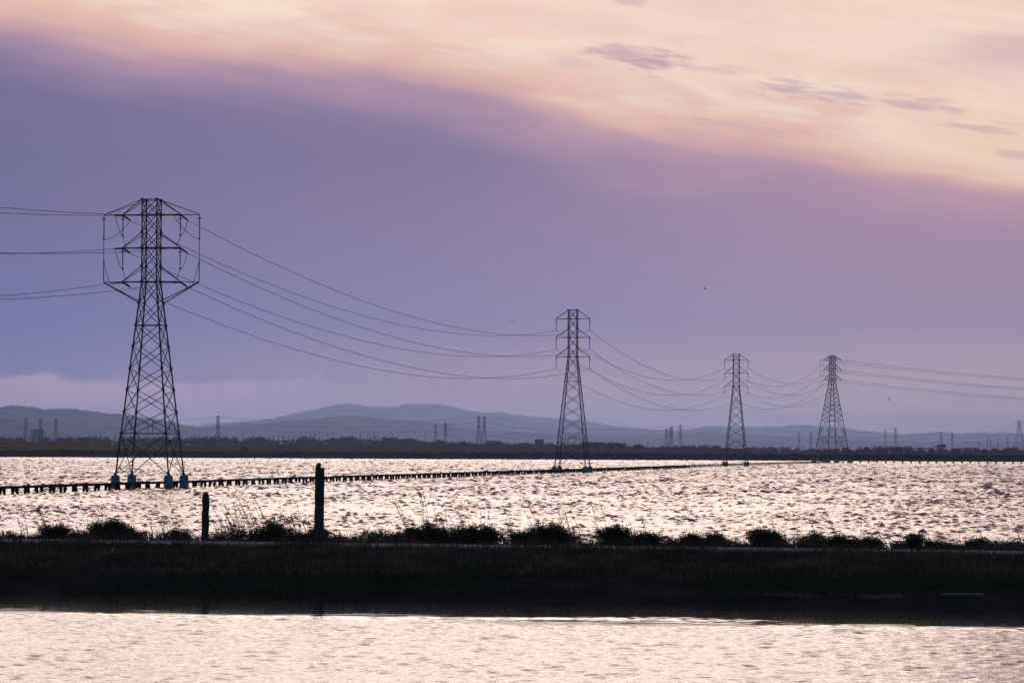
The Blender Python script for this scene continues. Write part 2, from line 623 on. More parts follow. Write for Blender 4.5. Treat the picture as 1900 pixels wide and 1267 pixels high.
chan_r = np.concatenate([np.arange(46, 64, 0.5), np.arange(64, 108, 0.12), np.arange(108, 124, 0.4)])
channel = polar_sheet('channel_water', chan_r, angle_set(R(10.5), 340, R(60)),
                      spectrum(80, 0.28, 0.9, 0.12, R(-24), R(34), 5), water_material('channel_water', 9.0, 0.026, 0.05, (-24.6, -27.4, 0.02)),
                      lee_side)


# ------------------------------------------------------------------ near berm with its road
BW = math.atan(0.235)                       # the berm runs slantwise, nearer on one side
BU = Vector((math.cos(BW), -math.sin(BW), 0))     # along the berm
BN = Vector((math.sin(BW), math.cos(BW), 0))      # across it, away from the camera
BC = Vector((0, 119.5, 0))
prof_w = [-18, -15.5, -14.2, -13, -10.5, -7.5, -4.5, -2.4, 2.4, 4.2, 7, 9.5, 12]
prof_z = [-0.7, -0.25, 0.06, 0.26, 0.48, 0.80, 1.10, 1.33, 1.35, 1.18, 0.72, 0.1, -0.7]


def berm_z(u, w):
    z = np.interp(w + 0.7 * np.sin(u * 0.11) * (w < -8) + 0.35 * np.sin(u * 0.37 + 1) * (w < -8), prof_w, prof_z)
    flat = (np.abs(w) < 2.3)
    return z + np.where(flat, 0.0, vnoise(u * 0.55, w * 0.55, 4) * 0.09)


def berm_pt(u, w, dz=0.0):
    z = float(berm_z(np.array([u]), np.array([w]))[0]) + dz
    p = BC + BU * u + BN * w
    return Vector((p.x, p.y, z))


def berm_uw(px, D):
    """along/across coordinates of the spot under photo column px at distance D"""
    d = Vector(((px - 950) / F * D, D, 0)) - BC
    return d.dot(BU), d.dot(BN)


us = np.concatenate([np.linspace(-140, -30, 40)[:-1], np.linspace(-30, 30, 200), np.linspace(30, 140, 40)[1:]])
ws = np.concatenate([np.linspace(-18, 12, 90)])
ug, wg = np.meshgrid(us, ws, indexing='ij')
zg = berm_z(ug, wg)
Vb = np.stack([BC.x + BU.x * ug + BN.x * wg, BC.y + BU.y * ug + BN.y * wg, zg], -1).reshape(-1, 3)
ii = np.arange(ug.size).reshape(ug.shape)
me = np_mesh('levee_ground', Vb, np.stack([ii[:-1, :-1], ii[1:, :-1], ii[1:, 1:], ii[:-1, 1:]], -1).reshape(-1, 4))
shade_smooth(me)
tag(link('levee_ground', me, M['berm']), kind='structure')
# gravel road on the crest
uu = np.linspace(-140, 140, 300)
rw = np.array([-1.9, -1.0, 0.0, 1.0, 1.9])
ug, wg = np.meshgrid(uu, rw, indexing='ij')
edge = np.where(np.abs(wg) > 1.5, np.sign(wg) * 0.18 * np.sin(ug * 0.9) + 0.1 * np.sin(ug * 2.3), 0)
wg = wg + edge
zg = berm_z(ug, np.clip(wg, -2.2, 2.2)) + 0.03 - np.where(np.abs(wg) > 1.5, 0.02, 0.0)
Vb = np.stack([BC.x + BU.x * ug + BN.x * wg, BC.y + BU.y * ug + BN.y * wg, zg], -1).reshape(-1, 3)
ii = np.arange(ug.size).reshape(ug.shape)
me = np_mesh('gravel_road', Vb, np.stack([ii[:-1, :-1], ii[1:, :-1], ii[1:, 1:], ii[:-1, 1:]], -1).reshape(-1, 4))
tag(link('gravel_road', me, M['gravel']), kind='structure')
# pale mud flat at the water's edge
mu = np.linspace(-1.5, 17.5, 70)
mw = np.linspace(-0.5, 0.5, 8)
ug, wg = np.meshgrid(mu, mw, indexing='ij')
taper = np.clip(np.minimum(ug + 1.5, 17.5 - ug) / 4, 0.02, 1)
wv = -13.1 + wg * (1.2 + 0.9 * vnoise(ug * 1.3, wg * 0 + 2, 15)) * taper + 0.3 * np.sin(ug * .8) + 0.25 * vnoise(ug * 2.1, wg, 12)
zg = berm_z(ug, wv) + 0.035
Vb = np.stack([BC.x + BU.x * ug + BN.x * wv, BC.y + BU.y * ug + BN.y * wv, zg], -1).reshape(-1, 3)
Vb[:, :2] += np.array([BU.x, BU.y]) * 8.6
ii = np.arange(ug.size).reshape(ug.shape)
me = np_mesh('mud_bank', Vb, np.stack([ii[:-1, :-1], ii[1:, :-1], ii[1:, 1:], ii[:-1, 1:]], -1).reshape(-1, 4))
tag(link('mud_bank', me, M['mud']), kind='structure')

# ------------------------------------------------------------------ far shore, plain and hills
SH = 1490.0
ax = np.concatenate([np.linspace(-9000, -700, 20)[:-1], np.linspace(-700, 700, 240), np.linspace(700, 9000, 20)[1:]])
ay = [SH - 3, SH, SH + 5, SH + 16, SH + 26, SH + 34, SH + 60, SH + 400, 2400, 5000, 9000, 37000]
az_ = [-0.6, 0.15, 1.3, 2.7, 2.9, 2.2, 1.4, 1.3, 1.2, 1.2, 1.5, 3.0]
xg, yg = np.meshgrid(ax, np.array(ay), indexing='ij')
zg = np.tile(np.array(az_), (len(ax), 1))
lev = np.zeros_like(zg)
lev[:, 2:6] = 1
zg = zg + lev * vnoise(xg * 0.03, yg * 0.03, 6) * 0.35
yg = yg + np.where(yg < SH + 40, vnoise(xg * 0.012, xg * 0, 7) * 7, 0)
ii = np.arange(xg.size).reshape(xg.shape)
quads = np.stack([ii[:-1, :-1], ii[1:, :-1], ii[1:, 1:], ii[:-1, 1:]], -1)
shore_me = np_mesh('far_shore', np.stack([xg, yg, zg], -1).reshape(-1, 3), quads[:, :7].reshape(-1, 4))
shade_smooth(shore_me)
tag(link('far_shore', shore_me, M['shore']), kind='structure')
plain_me = np_mesh('ground', np.stack([xg, yg, zg], -1).reshape(-1, 3), quads[:, 7:].reshape(-1, 4))
tag(link('ground', plain_me, M['marsh']), kind='structure')


def mound(name, D0, D1, prof, mat, foot=0.8, rough=0.3, n=420, seed=1, kind='structure'):
    """a long low rise of ground from D0 to D1 whose skyline follows PROF (photo column, photo row)"""
    xs = np.array([p[0] for p in prof], float)
    ys = np.array([p[1] for p in prof], float)
    px = np.linspace(xs[0], xs[-1], n)
    rows = [(0.0, 0.0), (0.12, 0.35), (0.3, 0.7), (0.5, 0.95), (0.6, 1.0), (0.75, 0.8), (1.0, 0.0)]
    Dm = D0 + 0.6 * (D1 - D0)
    top = CAM_H + (828 + 0.0048 * px - np.interp(px, xs, ys)) / F * Dm
    V = []
    for q, (s, hgt) in enumerate(rows):
        D = D0 + s * (D1 - D0)
        X = (px - 950) / F * Dm
        z = foot + (top - foot) * hgt + (vnoise(X * 0.02, np.full_like(X, D) * 0.02, seed + q) * rough if 0 < hgt else 0)
        V.append(np.stack([X, np.full_like(X, D), z], -1))
    V = np.stack(V, 1).reshape(-1, 3)
    i2 = np.arange(n * len(rows)).reshape(n, len(rows))
    me = np_mesh(name, V, np.stack([i2[:-1, :-1], i2[1:, :-1], i2[1:, 1:], i2[:-1, 1:]], -1).reshape(-1, 4))
    shade_smooth(me)
    return tag(link(name, me, mat), kind=kind)


mound('mustard_bank', 1545, 1760, [(-900, 824), (-500, 818), (-200, 820), (0, 821.5), (60, 822), (110, 823.5), (225, 825.5), (300, 828), (340, 831), (400, 834.5), (450, 838)], M['bank'], 1.2, 0.25, 300, 3)
mound('marsh_mound', 2250, 3150, [(-900, 826), (0, 826), (430, 826), (520, 824), (620, 823.5), (760, 823), (880, 823), (980, 824), (1040, 827), (1100, 830), (1180, 833), (1300, 835), (1500, 838)], M['marsh'], 1.0, 0.5, 400, 9)


def ridge(name, prof, mat, seed, jag=1.2, depth=3000, n=2600, treetop=1.3):
    """PROF: (photo column, photo row, distance) along the skyline"""
    a = np.array(prof, float)
    px = np.linspace(a[0, 0], a[-1, 0], n)
    yy = np.interp(px, a[:, 0], a[:, 1])
    DD = np.interp(px, a[:, 0], a[:, 2]) * 1.6
    kk = np.ones(9) / 9
    yy = np.convolve(np.pad(yy, 4, 'edge'), kk, 'valid')
    DD = np.convolve(np.pad(DD, 40, 'edge'), np.ones(81) / 81, 'valid')
    g = np.random.default_rng(seed)
    jn = np.convolve(g.normal(0, 1, n + 4), np.ones(5) / 5, 'valid')
    tree = np.clip(g.normal(0, 1, n), 0.2, 2.2) * (vnoise(px * 0.03, px * 0, seed, 3) > -0.15)
    yy = yy + vnoise(px * 0.02, px * 0.0, seed + 1, 3) * jag - jn * 0.8 * treetop - tree * 0.75 * treetop
    X = (px - 950) / F * DD
    top = CAM_H + (828 + 0.0048 * px - yy) / F * DD
    rows = [(-1.0, 0.0), (-0.8, 0.10), (-0.6, 0.27), (-0.42, 0.48), (-0.25, 0.70), (-0.1, 0.90), (-0.02, 0.985), (0.0, 1.0), (0.2, 0.8), (0.6, 0.0)]
    V = []
    for q, (s, hgt) in enumerate(rows):
        Yq = DD + s * depth
        nz = vnoise(X * 0.0035, Yq * 0.0035, seed + 5, 4) * 0.10 * (1 - abs(2 * hgt - 1)) if 0 < hgt < 1 else 0
        sm = np.convolve(np.pad(top, 30, 'edge'), np.ones(61) / 61, 'valid') if hgt < 0.98 else top
        V.append(np.stack([X, Yq, 1.0 + (sm - 1.0) * np.clip(hgt + nz, 0, 1)], -1))
    V = np.stack(V, 1).reshape(-1, 3)
    i2 = np.arange(n * len(rows)).reshape(n, len(rows))
    me = np_mesh(name, V, np.stack([i2[:-1, :-1], i2[1:, :-1], i2[1:, 1:], i2[:-1, 1:]], -1).reshape(-1, 4))
    return tag(link(name, me, mat), kind='structure')


ridge('far_hills', [(-1400, 770, 15000), (-600, 776, 15000), (200, 800, 15000), (340, 792, 15000), (400, 786, 15200), (450, 782, 15500), (490, 779, 15500), (520, 773, 15500), (555, 764, 15600), (575, 761, 15600),
                    (600, 756, 15700), (620, 751, 15700), (645, 749, 15800), (668, 751, 15900), (682, 756, 16000), (700, 755, 16000), (735, 756, 16000), (748, 751, 16000), (768, 749.5, 16000), (795, 750.5, 16200),
                    (822, 751.5, 16300), (842, 755, 16500), (870, 761, 16600), (900, 765, 16700), (930, 764.5, 16800), (960, 769, 17000), (1000, 773, 17300), (1040, 776, 17600), (1090, 781, 17900), (1130, 789, 18000),
                    (1180, 795, 18000), (1220, 798, 18200), (1260, 799, 18400), (1300, 793, 18600), (1330, 791, 18700), (1365, 792, 18700), (1420, 793, 18800), (1470, 789, 19000), (1500, 789, 19000), (1530, 792, 19200),
                    (1580, 796, 19400), (1640, 803, 19500), (1670, 807, 19700), (1720, 803, 19800), (1745, 801, 19800), (1780, 805, 19900), (1805, 803, 19900), (1850, 804, 20000), (1900, 804, 20000), (2600, 812, 20000), (3300, 805, 20000)],
      M['hill'], 21, 0.9, 3200)
ridge('left_hills', [(-1400, 760, 8200), (-700, 748, 8200), (-200, 765, 8400), (0, 757, 8600), (20, 753, 8600), (60, 756, 8700), (78, 761, 8700), (130, 758, 8800), (165, 762, 8900), (200, 767, 9000), (225, 769, 9100), (300, 779, 9300),
                     (345, 789, 9500), (420, 803, 9800), (520, 822, 10000)], M['hill'], 33, 0.8, 2400, 1800)
ridge('left_foothills', [(-1200, 756, 7200), (-400, 762, 7200), (0, 773, 7200), (30, 780, 7200), (62, 790, 7200), (100, 800, 7300), (160, 808, 7300), (220, 820, 7300)], M['hill'], 37, 0.7, 1500, 1000)
ridge('middle_hills', [(260, 815, 9800), (330, 798, 9800), (400, 791, 9900), (454, 786, 10000), (500, 784, 10100), (530, 781, 10200), (560, 779, 10200), (600, 775, 10300), (615, 772, 10300), (650, 772, 10400), (682, 774, 10500), (720, 778, 10700),
                       (760, 781, 10900), (800, 784, 11100), (850, 791, 11400), (900, 798, 11600), (960, 801, 11800), (1000, 804, 12000), (1090, 807, 12400), (1200, 810, 12600), (1240, 808, 12600), (1265, 805, 12600), (1290, 801, 12700),
                       (1312, 801, 12700), (1345, 804, 12900), (1400, 808, 13200), (1500, 813, 13600), (1700, 819, 14000), (1900, 823, 14000), (2600, 818, 14000), (3000, 815, 14000)], M['hill'], 45, 1.1, 2600)

# ------------------------------------------------------------------ haze: the evening air
HZ = (-14500.0, 14500.0, -300.0, 38000.0, -1.8, 370.0)
hb = MB().box(((HZ[0] + HZ[1]) / 2, (HZ[2] + HZ[3]) / 2, (HZ[4] + HZ[5]) / 2), (HZ[1] - HZ[0], HZ[3] - HZ[2], HZ[5] - HZ[4]))
hm = bpy.data.materials.new('haze')
hm.use_nodes = True
ht = hm.node_tree
for n in list(ht.nodes):
    ht.nodes.remove(n)
pv = ht.nodes.new('ShaderNodeVolumePrincipled')
pv.inputs['Color'].default_value = (0.45, 0.60, 1.0, 1)
pv.inputs['Density'].default_value = 4.7e-5
pv.inputs['Anisotropy'].default_value = 0.8
ho = ht.nodes.new('ShaderNodeOutputMaterial')
ht.links.new(pv.outputs[0], ho.inputs['Volume'])
hz = hb.build('haze', hm)
tag(hz, kind='stuff')

# ------------------------------------------------------------------ the pylons of the near line
LINE = R(10.5)
LDIR = Vector((math.sin(LINE), math.cos(LINE), 0))


def catenary(a, b, sag, n=40):
    a, b = Vector(a), Vector(b)
    return [a.lerp(b, t) - Vector((0, 0, 4 * sag * t * (1 - t))) for t in (i / n for i in range(n + 1))]


def insulator_mesh(length, name='insulator'):
    """string of porcelain sheds hanging down from the origin"""
    prof = [(0.03, 0.0), (0.03, -0.12)]
    n = int((length - 0.3) / 0.17)
    for i in range(n):
        z = -0.16 - i * 0.17
        prof += [(0.035, z), (0.115, z - 0.05), (0.10, z - 0.08), (0.035, z - 0.10)]
    prof += [(0.03, -length + 0.05), (0.03, -length)]
    return MB().lathe(prof[::-1], 8).mesh(name)


def disc_mesh():
    return MB().lathe([(0.05, -0.05), (0.24, -0.035), (0.30, 0.0), (0.24, 0.035), (0.05, 0.05)], 14).mesh('shield_disc')


def clamp_mesh():
    m = MB()
    m.lathe([(0.02, -0.24), (0.10, -0.20), (0.12, -0.1), (0.08, 0.0), (0.03, 0.06)], 8)
    m.tube([(0, -0.32, -0.15), (0, 0, -0.2), (0, 0.32, -0.15)], 0.05, 5)
    return m.mesh('clamp')


DISC, CLAMP = disc_mesh(), clamp_mesh()


def hang_insulator(parent, x, y, z, length, disc=True, clamp=True):
    o = link('insulator', INS[length], M['porcelain'], parent)
    o.location = (x, y, z)
    if disc:
        d = link('shield_disc', DISC, M['steel'], o)
        d.location = (0, 0, -0.45)
    if clamp:
        c = link('clamp', CLAMP, M['steel'], o)
        c.location = (0, 0, -length)
    return o


INS = {L: insulator_mesh(L) for L in (2.25, 2.7, 3.1, 2.3)}


def strain(parent, p, d, length=3.1):
    """a strain string pulled out along direction d"""
    o = link('strain_insulator', INS[length], M['porcelain'], parent)
    o.location = p
    o.rotation_mode = 'QUATERNION'
    o.rotation_quaternion = Vector((0, 0, -1)).rotation_difference(Vector(d).normalized())
    return Vector(p) + Vector(d).normalized() * length


class Body:
    """four-legged lattice body: half width s(z)"""

    def __init__(self, s0, zl, sb, zb, top):
        self.s0, self.zl, self.sb, self.zb, self.top = s0, zl, sb, zb, top

    def s(self, z):
        return self.s0 if z >= self.zl else self.s0 + (self.zl - z) * (self.sb - self.s0) / (self.zl - self.zb)


def lattice(root, B, panels, leg_w, brace_w, flat_z, steel, secondary=()):
    """legs, X panels on the four faces and level frames, each an object of its own"""
    m = MB()
    m.bar((B.sb, B.sb, B.zb - 0.2), (B.s0, B.s0, B.zl), leg_w)
    m.bar((B.s0, B.s0, B.zl), (B.s0, B.s0, B.top), leg_w * 0.85)
    for z in panels:
        m.box((B.s(z), B.s(z), z), (leg_w * 1.7, leg_w * 1.7, 0.28))
    lm = m.mesh('leg')
    for k in range(4):
        link('leg', lm, steel, root, k * math.pi / 2)
    for za, zb in zip(panels[:-1], panels[1:]):
        a, b = B.s(za), B.s(zb)
        m = MB().bar((-a, -a, za), (b, -b, zb), brace_w).bar((a, -a + 0.03, za), (-b, -b + 0.03, zb), brace_w)
        xm = m.mesh('cross_brace')
        for k in range(4):
            link('cross_brace', xm, steel, root, k * math.pi / 2)
    for z in flat_z:
        a = B.s(z)
        hm_ = MB().bar((-a, -a, z), (a, -a, z), brace_w * 1.1).mesh('level_brace')
        for k in range(4):
            link('level_brace', hm_, steel, root, k * math.pi / 2)


PIER = MB().lathe([(0.66, -0.8), (0.66, 0.0), (0.57, 0.32), (0.54, 0.40), (0.53, 1.38), (0.47, 1.58), (0.34, 1.68), (0.0, 1.70)], 18).mesh('concrete_pier')
shade_smooth(PIER)
SIGN = MB().box((0, 0, 0), (0.50, 0.03, 0.30)).mesh('warning_sign')


def cross_arm(root, sgn, z, zb, L, s0, steel, w=0.15):
    m = MB()
    m.bar((0.0, s0, z), (sgn * L, 0.04, z + 0.02), w)
    m.bar((0.0, -s0, z), (sgn * L, -0.04, z + 0.02), w)
    for t in (0.45, 0.72):
        yy = s0 * (1 - t)
        m.bar((sgn * L * t, -yy, z), (sgn * L * t, yy, z), w * 0.6)
    m.box((sgn * L, 0, z - 0.05), (0.22, 0.22, 0.24))
    arm = m.build('cross_arm', steel, root)
    for y in (-1, 1):
        MB().bar((sgn * s0, y * s0, zb), (sgn * L, y * 0.05, z + 0.08), w * 0.62).build('arm_brace', steel, arm)
    return arm


ARM_Z = [32.3, 28.4, 24.4]
BRACE_Z = [34.1, 30.25, 26.3]
PANELS = [1.75, 6.55, 9.1, 11.7, 14.2, 16.8, 19.3, 21.9, 24.4, 26.3, 28.4, 30.25, 32.3, 34.1]
TIP = 3.52


def pylon_base(name, loc, label):
    root = empty(name, loc, -LINE)
    tag(root, label, 'transmission tower', 'lattice pylons marching across the bay')
    B = Body(0.9, 24.4, 3.22, 1.75, 34.15)
    lattice(root, B, PANELS, 0.17, 0.095, [6.55, 19.3, 24.4, 28.4, 32.3, 34.1], M['steel'])
    for k in range(4):
        o = link('concrete_pier', PIER, M['concrete'], root)
        o.location = (B.sb * (1 if k in (0, 3) else -1), B.sb * (1 if k in (0, 1) else -1), 0.0)
        o.rotation_euler = (0, 0, k * 1.3)
    a = B.s(6.55)
    for x in (-0.42, 0.42):          # hangers of the level frame
        hm_ = MB().bar((x * a, -a, 6.55), (x * a * 0.93, -B.s(8.0), 8.02), 0.06).mesh('hanger')
        for k in range(4):
            link('hanger', hm_, M['steel'], root, k * math.pi / 2)
    for x in (-1.25, 1.15):
        o = link('warning_sign', SIGN, M['sign'], root)
        s_ = B.s(3.9)
        o.location = (x, -s_ - 0.08, 3.85)
    pegs = MB()
    for i in range(46):
        z = 4.2 + i * 0.42
        s_ = B.s(z)
        pegs.bar((s_, -s_, z), (s_ + 0.26 * (1 if i % 2 else -0.2), -s_ - 0.2 * (0 if i % 2 else 1), z), 0.035)
    tag(pegs.build('climbing_peg', M['steel'], root), kind='stuff')
    for z, zb in zip(ARM_Z, BRACE_Z):
        for sg in (-1, 1):
            cross_arm(root, sg, z, zb, TIP, 0.9, M['steel'])
    return root, B


def to_world(root, p):
    m = Matrix.Translation(root.location) @ Matrix.Rotation(root.rotation_euler[2], 4, 'Z')
    return m @ Vector(p)


P1 = Vector((-42.6, 381.0, 0))
P2 = Vector((12.6, 671.0, 0))
P3 = Vector((67.6, 975.0, 0))
P4 = Vector((126.0, 1272.0, 0))

# first pylon: a dead-end tower that swaps the phases over
t1, B1 = pylon_base('dead_end_pylon', P1, 'tall dark lattice pylon with square wire outriggers, on four round concrete piers')
fwd, bak = {}, {}
for j, z in enumerate(ARM_Z):
    for sg in (-1, 1):
        fwd[sg, j] = strain(t1, (sg * TIP, 0, z), (0, 1, -0.14))
        bak[sg, j] = strain(t1, (sg * TIP, 0, z), (0, -1, -0.08))
OUT = 5.85
for sg in (-1, 1):
    m = MB().bar((sg * TIP, 0, ARM_Z[0]), (sg * OUT, 0, ARM_Z[0]), 0.11)
    for y in (-0.9, 0.9):
        m.bar((sg * 0.9, y, BRACE_Z[0]), (sg * OUT, y * 0.04, ARM_Z[0] + 0.05), 0.075)
    up_ = m.build('outrigger', M['steel'], t1)
    m = MB().bar((sg * TIP, 0, ARM_Z[2]), (sg * OUT, 0, ARM_Z[2]), 0.10)
    sl = B1.s(21.9)
    for y in (-1, 1):
        m.bar((sg * sl, y * sl, 21.9), (sg * OUT, y * 0.05, ARM_Z[2] - 0.02), 0.13)
    m.build('outrigger', M['steel'], t1)
    o = hang_insulator(t1, sg * OUT, 0, ARM_Z[0], 2.7)
    m = MB().bar((sg * OUT, 0, ARM_Z[0] - 2.7), (sg * OUT, 0, 27.1), 0.07)
    m.build('tie_rod', M['steel'], t1)
    o = hang_insulator(t1, sg * OUT, 0, 27.1, 2.7, disc=False, clamp=False)
    for z in ARM_Z[:2]:
        hang_insulator(t1, sg * TIP, 0, z, 2.3)


def bow(a, b, drop, n=12, side=0.0):
    a, b = Vector(a), Vector(b)
    return [a.lerp(b, i / n) - Vector((-side, 0, drop)) * 4 * (i / n) * (1 - i / n) for i in range(n + 1)]


def jumper(*pieces):
    pts = []
    for p in pieces:
        pts += p if not pts else p[1:]
    MB().tube(pts, 0.035, 5).build('jumper_cable', M['cable'], t1)


for sg in (-1, 1):
    c1 = (sg * TIP, 0, ARM_Z[0] - 2.5)
    c2 = (sg * TIP, 0, ARM_Z[1] - 2.5)
    co = (sg * OUT, 0, ARM_Z[0] - 2.9)
    lo = (sg * OUT, 0, 27.0)
    A, Bk = (fwd, bak) if sg > 0 else (bak, fwd)
    jumper(bow(A[sg, 0], c1, 0.45), bow(c1, Bk[sg, 1], 0.4))
    jumper(bow(A[sg, 1], c2, 0.45), bow(c2, Bk[sg, 2], 0.4))
    jumper(bow(Bk[sg, 0], co, 0.5), bow(co, lo, 0.0), bow(lo, A[sg, 2], 1.1))

# two hanging-string pylons
t2, B2 = pylon_base('suspension_pylon', P2 - Vector((0, 0, 0.3)), 'second pylon after the big one, grey lattice with three level pairs of arms')
for z in ARM_Z:
    for sg in (-1, 1):
        hang_insulator(t2, sg * TIP, 0, z, 2.25)
t3 = copy_tree(t2)
t3.location = P3 - Vector((0, 0, 0.3))
t3['label'] = 'smaller third pylon with three level pairs of arms, next to the wide-footed end pylon'

# the end pylon turns the line
T4_AZ = R(37.0)
t4 = empty('angle_pylon', P4, -T4_AZ)
tag(t4, 'wide-footed end pylon with pointed stacked arms on four pyramid footings', 'transmission tower', 'lattice pylons marching across the bay')
B4 = Body(0.88, 32.7, 5.15, 1.6, 42.4)
ST = M['steel']
m = MB().bar((B4.sb, B4.sb, 1.3), (0.88, 0.88, 32.7), 0.24).bar((0.88, 0.88, 32.7), (0.88, 0.88, 41.0), 0.2).bar((0.88, 0.88, 41.0), (0.6, 0.6, 42.4), 0.2)
lm = m.mesh('leg')
for k in range(4):
    link('leg', lm, ST, t4, k * math.pi / 2)
pan4 = [16.5, 18.7, 21.0, 22.7, 24.7, 26.5, 28.2, 29.9, 32.7, 34.0, 36.6, 38.0, 40.4, 42.2]
for za, zb in zip(pan4[:-1], pan4[1:]):
    a, b = B4.s(za), B4.s(zb)
    xm = MB().bar((-a, -a, za), (b, -b, zb), 0.12).bar((a, -a + .04, za), (-b, -b + .04, zb), 0.12).mesh('cross_brace')
    for k in range(4):
        link('cross_brace', xm, ST, t4, k * math.pi / 2)
for z in (8.3, 10.45, 16.5, 18.7, 21.0, 22.7, 32.7, 36.6, 40.4, 42.3):
    a = B4.s(z) if z < 41 else 0.6
    hm_ = MB().bar((-a, -a, z), (a, -a, z), 0.16 if z == 10.45 else 0.12).mesh('level_brace')
    for k in range(4):
        link('level_brace', hm_, ST, t4, k * math.pi / 2)
a10, a16, a8, a2 = B4.s(10.45), B4.s(16.5), B4.s(8.3), B4.s(1.8)
km = MB()
for sx in (-1, 1):
    km.bar((sx * a10, -a10, 10.45), (0, -a16, 16.5), 0.13)
    km.bar((sx * a10 * .55, -B4.s(13.2), 13.2), (sx * B4.s(14.5), -B4.s(14.5), 14.5), 0.09)
    km.bar((sx * B4.s(13.0), -B4.s(13.0), 13.0), (sx * a10 * .62, -B4.s(12.6), 12.6), 0.08)
km = km.mesh('knee_brace')
bm_ = MB()
for sx in (-1, 1):
    bm_.bar((sx * a2, -a2, 1.8), (0, -a8, 8.3), 0.13)
    bm_.bar((sx * a8, -a8, 8.3), (sx * a8 * .5, -B4.s(5.1), 5.1), 0.1)
    bm_.bar((sx * B4.s(5.1), -B4.s(5.1), 5.1), (sx * a8 * .5, -B4.s(5.1), 5.1), 0.09)
    bm_.bar((sx * a8, -a8, 8.3), (sx * a10 * .5, -a10, 10.45), 0.1)
    bm_.bar((sx * a10 * .5, -a10, 10.45), (0, -a8, 8.3), 0.1)
    bm_.bar((sx * a10 * .5, -a10, 10.45), (sx * a10 * .5, -a8, 8.3), 0.08)
bm_ = bm_.mesh('base_brace')
for k in range(4):
    link('knee_brace', km, ST, t4, k * math.pi / 2)
    link('base_brace', bm_, ST, t4, k * math.pi / 2)
FOOT = MB().lathe([(1.55, -0.6), (1.5, 0.0), (0.5, 1.45), (0.45, 1.75), (0, 1.76)], 8).mesh('concrete_footing')
for sx in (-1, 1):
    for sy in (-1, 1):
        o = link('concrete_footing', FOOT, M['concrete'], t4)
        o.location = (sx * B4.sb, sy * B4.sb, 0)
ARM4 = [40.4, 36.6, 32.7]
TOP4 = [42.3, 38.9, 35.0]
L4 = 4.0
wire4 = {}
odir = Vector((1, -0.03, 0)).normalized()
inv4 = Matrix.Rotation(T4_AZ, 3, 'Z')
for j, (z, zt) in enumerate(zip(ARM4, TOP4)):
    for sg in (-1, 1):
        m = MB()
        for y in (-0.88, 0.88):
            m.bar((sg * 0.88, y, z), (sg * L4, y * .06, z), 0.16)
            m.bar((sg * 0.75, y, zt), (sg * L4, y * .06, z + 0.1), 0.15)
            m.bar((sg * 2.0, y * .66, z), (sg * 1.5, y * .78, zt - 0.75), 0.1)
            m.bar((sg * 0.88, y, z), (sg * 1.9, y * .7, z + 1.15), 0.1)
        m.build('cross_arm', ST, t4)
        ld = inv4 @ (odir + Vector((0, 0, -0.13)))
        wire4['out', sg, j] = strain(t4, (sg * L4, 0, z), ld, 2.7)
        if sg < 0:
            br = MB().bar((-L4, 0, z), (-L4 - 1.7, 0, z), 0.11).build('bracket', ST, t4)
            hang_insulator(t4, -L4 - 1.6, 0, z, 2.3, disc=False)
            hang_insulator(t4, -L4 - 0.25, 0, z, 2.3, disc=False)
            MB().bar((-L4 - 1.6, 0, z - 2.4), (-L4 - 0.25, 0, z - 2.45), 0.07).build('jumper_cable', M['cable'], t4)
            wire4['in', sg, j] = Vector((-L4 - 1.6, 0, z - 2.4))
        else:
            wire4['in', sg, j] = strain(t4, (L4, 0, z), inv4 @ Vector((-LDIR.x, -LDIR.y, -0.14)), 2.7)
        jp = catenary(wire4['in', sg, j] if sg > 0 else Vector((-L4 - .25, 0, z - 2.4)), wire4['out', sg, j], 1.5 if sg > 0 else 0.7, 14)
        MB().tube(jp, 0.04, 4).build('jumper_cable', M['cable'], t4)

# ------------------------------------------------------------------ conductors, each span a thing of its own
lvl = ['top', 'middle', 'bottom']
cir = {-1: 'far-side', 1: 'near-side'}


def wire(a, b, sag, r, label, group):
    pts = catenary(a, b, sag, 48)
    c = Vector(pts[0])
    m = MB().tube([p - c for p in pts], r, 4)
    o = m.build('power_line', M['cable'], None)
    o.location = c
    tag(o, label, 'power line', group)


prev = P1 - LDIR * 296
side_word = {-1: 'left', 1: 'right'}
for sg in (-1, 1):
    for j, z in enumerate(ARM_Z):
        w = f'{lvl[j]} wire from the {side_word[sg]} arms'
        rx = Matrix.Rotation(-LINE, 3, 'Z')
        wire(to_world(t1, bak[sg, j]), prev + rx @ Vector((sg * TIP, 0, z - 0.5)), 5.4 + 0.9 * j, 0.030, f'{w} of the big pylon, running out of the picture', 'wires leaving the big pylon')
        wire(to_world(t1, fwd[sg, j]), to_world(t2, (sg * TIP, 0, z - 2.45)), 5.6, 0.034, f'{w} of the big pylon, sagging to the second pylon', 'wires between first and second pylon')
        wire(to_world(t2, (sg * TIP, 0, z - 2.45)), to_world(t3, (sg * TIP, 0, z - 2.45)), 6.6, 0.040, f'{w} of the second pylon, sagging to the third pylon', 'wires between second and third pylon')
        wire(to_world(t3, (sg * TIP, 0, z - 2.45)), to_world(t4, wire4['in', sg, j]), 6.6, 0.046, f'{w} of the third pylon, rising to the end pylon', 'wires between third and end pylon')
        a = to_world(t4, wire4['out', sg, j])
        wire(a, a + odir * 300 + Vector((0, 0, -1.0)), 9.0, 0.046, f'{w} of the end pylon, running out over open water', 'wires leaving the end pylon')

# ------------------------------------------------------------------ catwalk on piles under the line
cw = empty('catwalk', P1)
tag(cw, 'long low timber catwalk on paired piles, running under the pylons', 'catwalk')
DECK_Z = 0.80
stop = (P4 - P1).dot(LDIR) - 14
deck_s = np.arange(-75.0, stop, 3.9)
pl = MB()


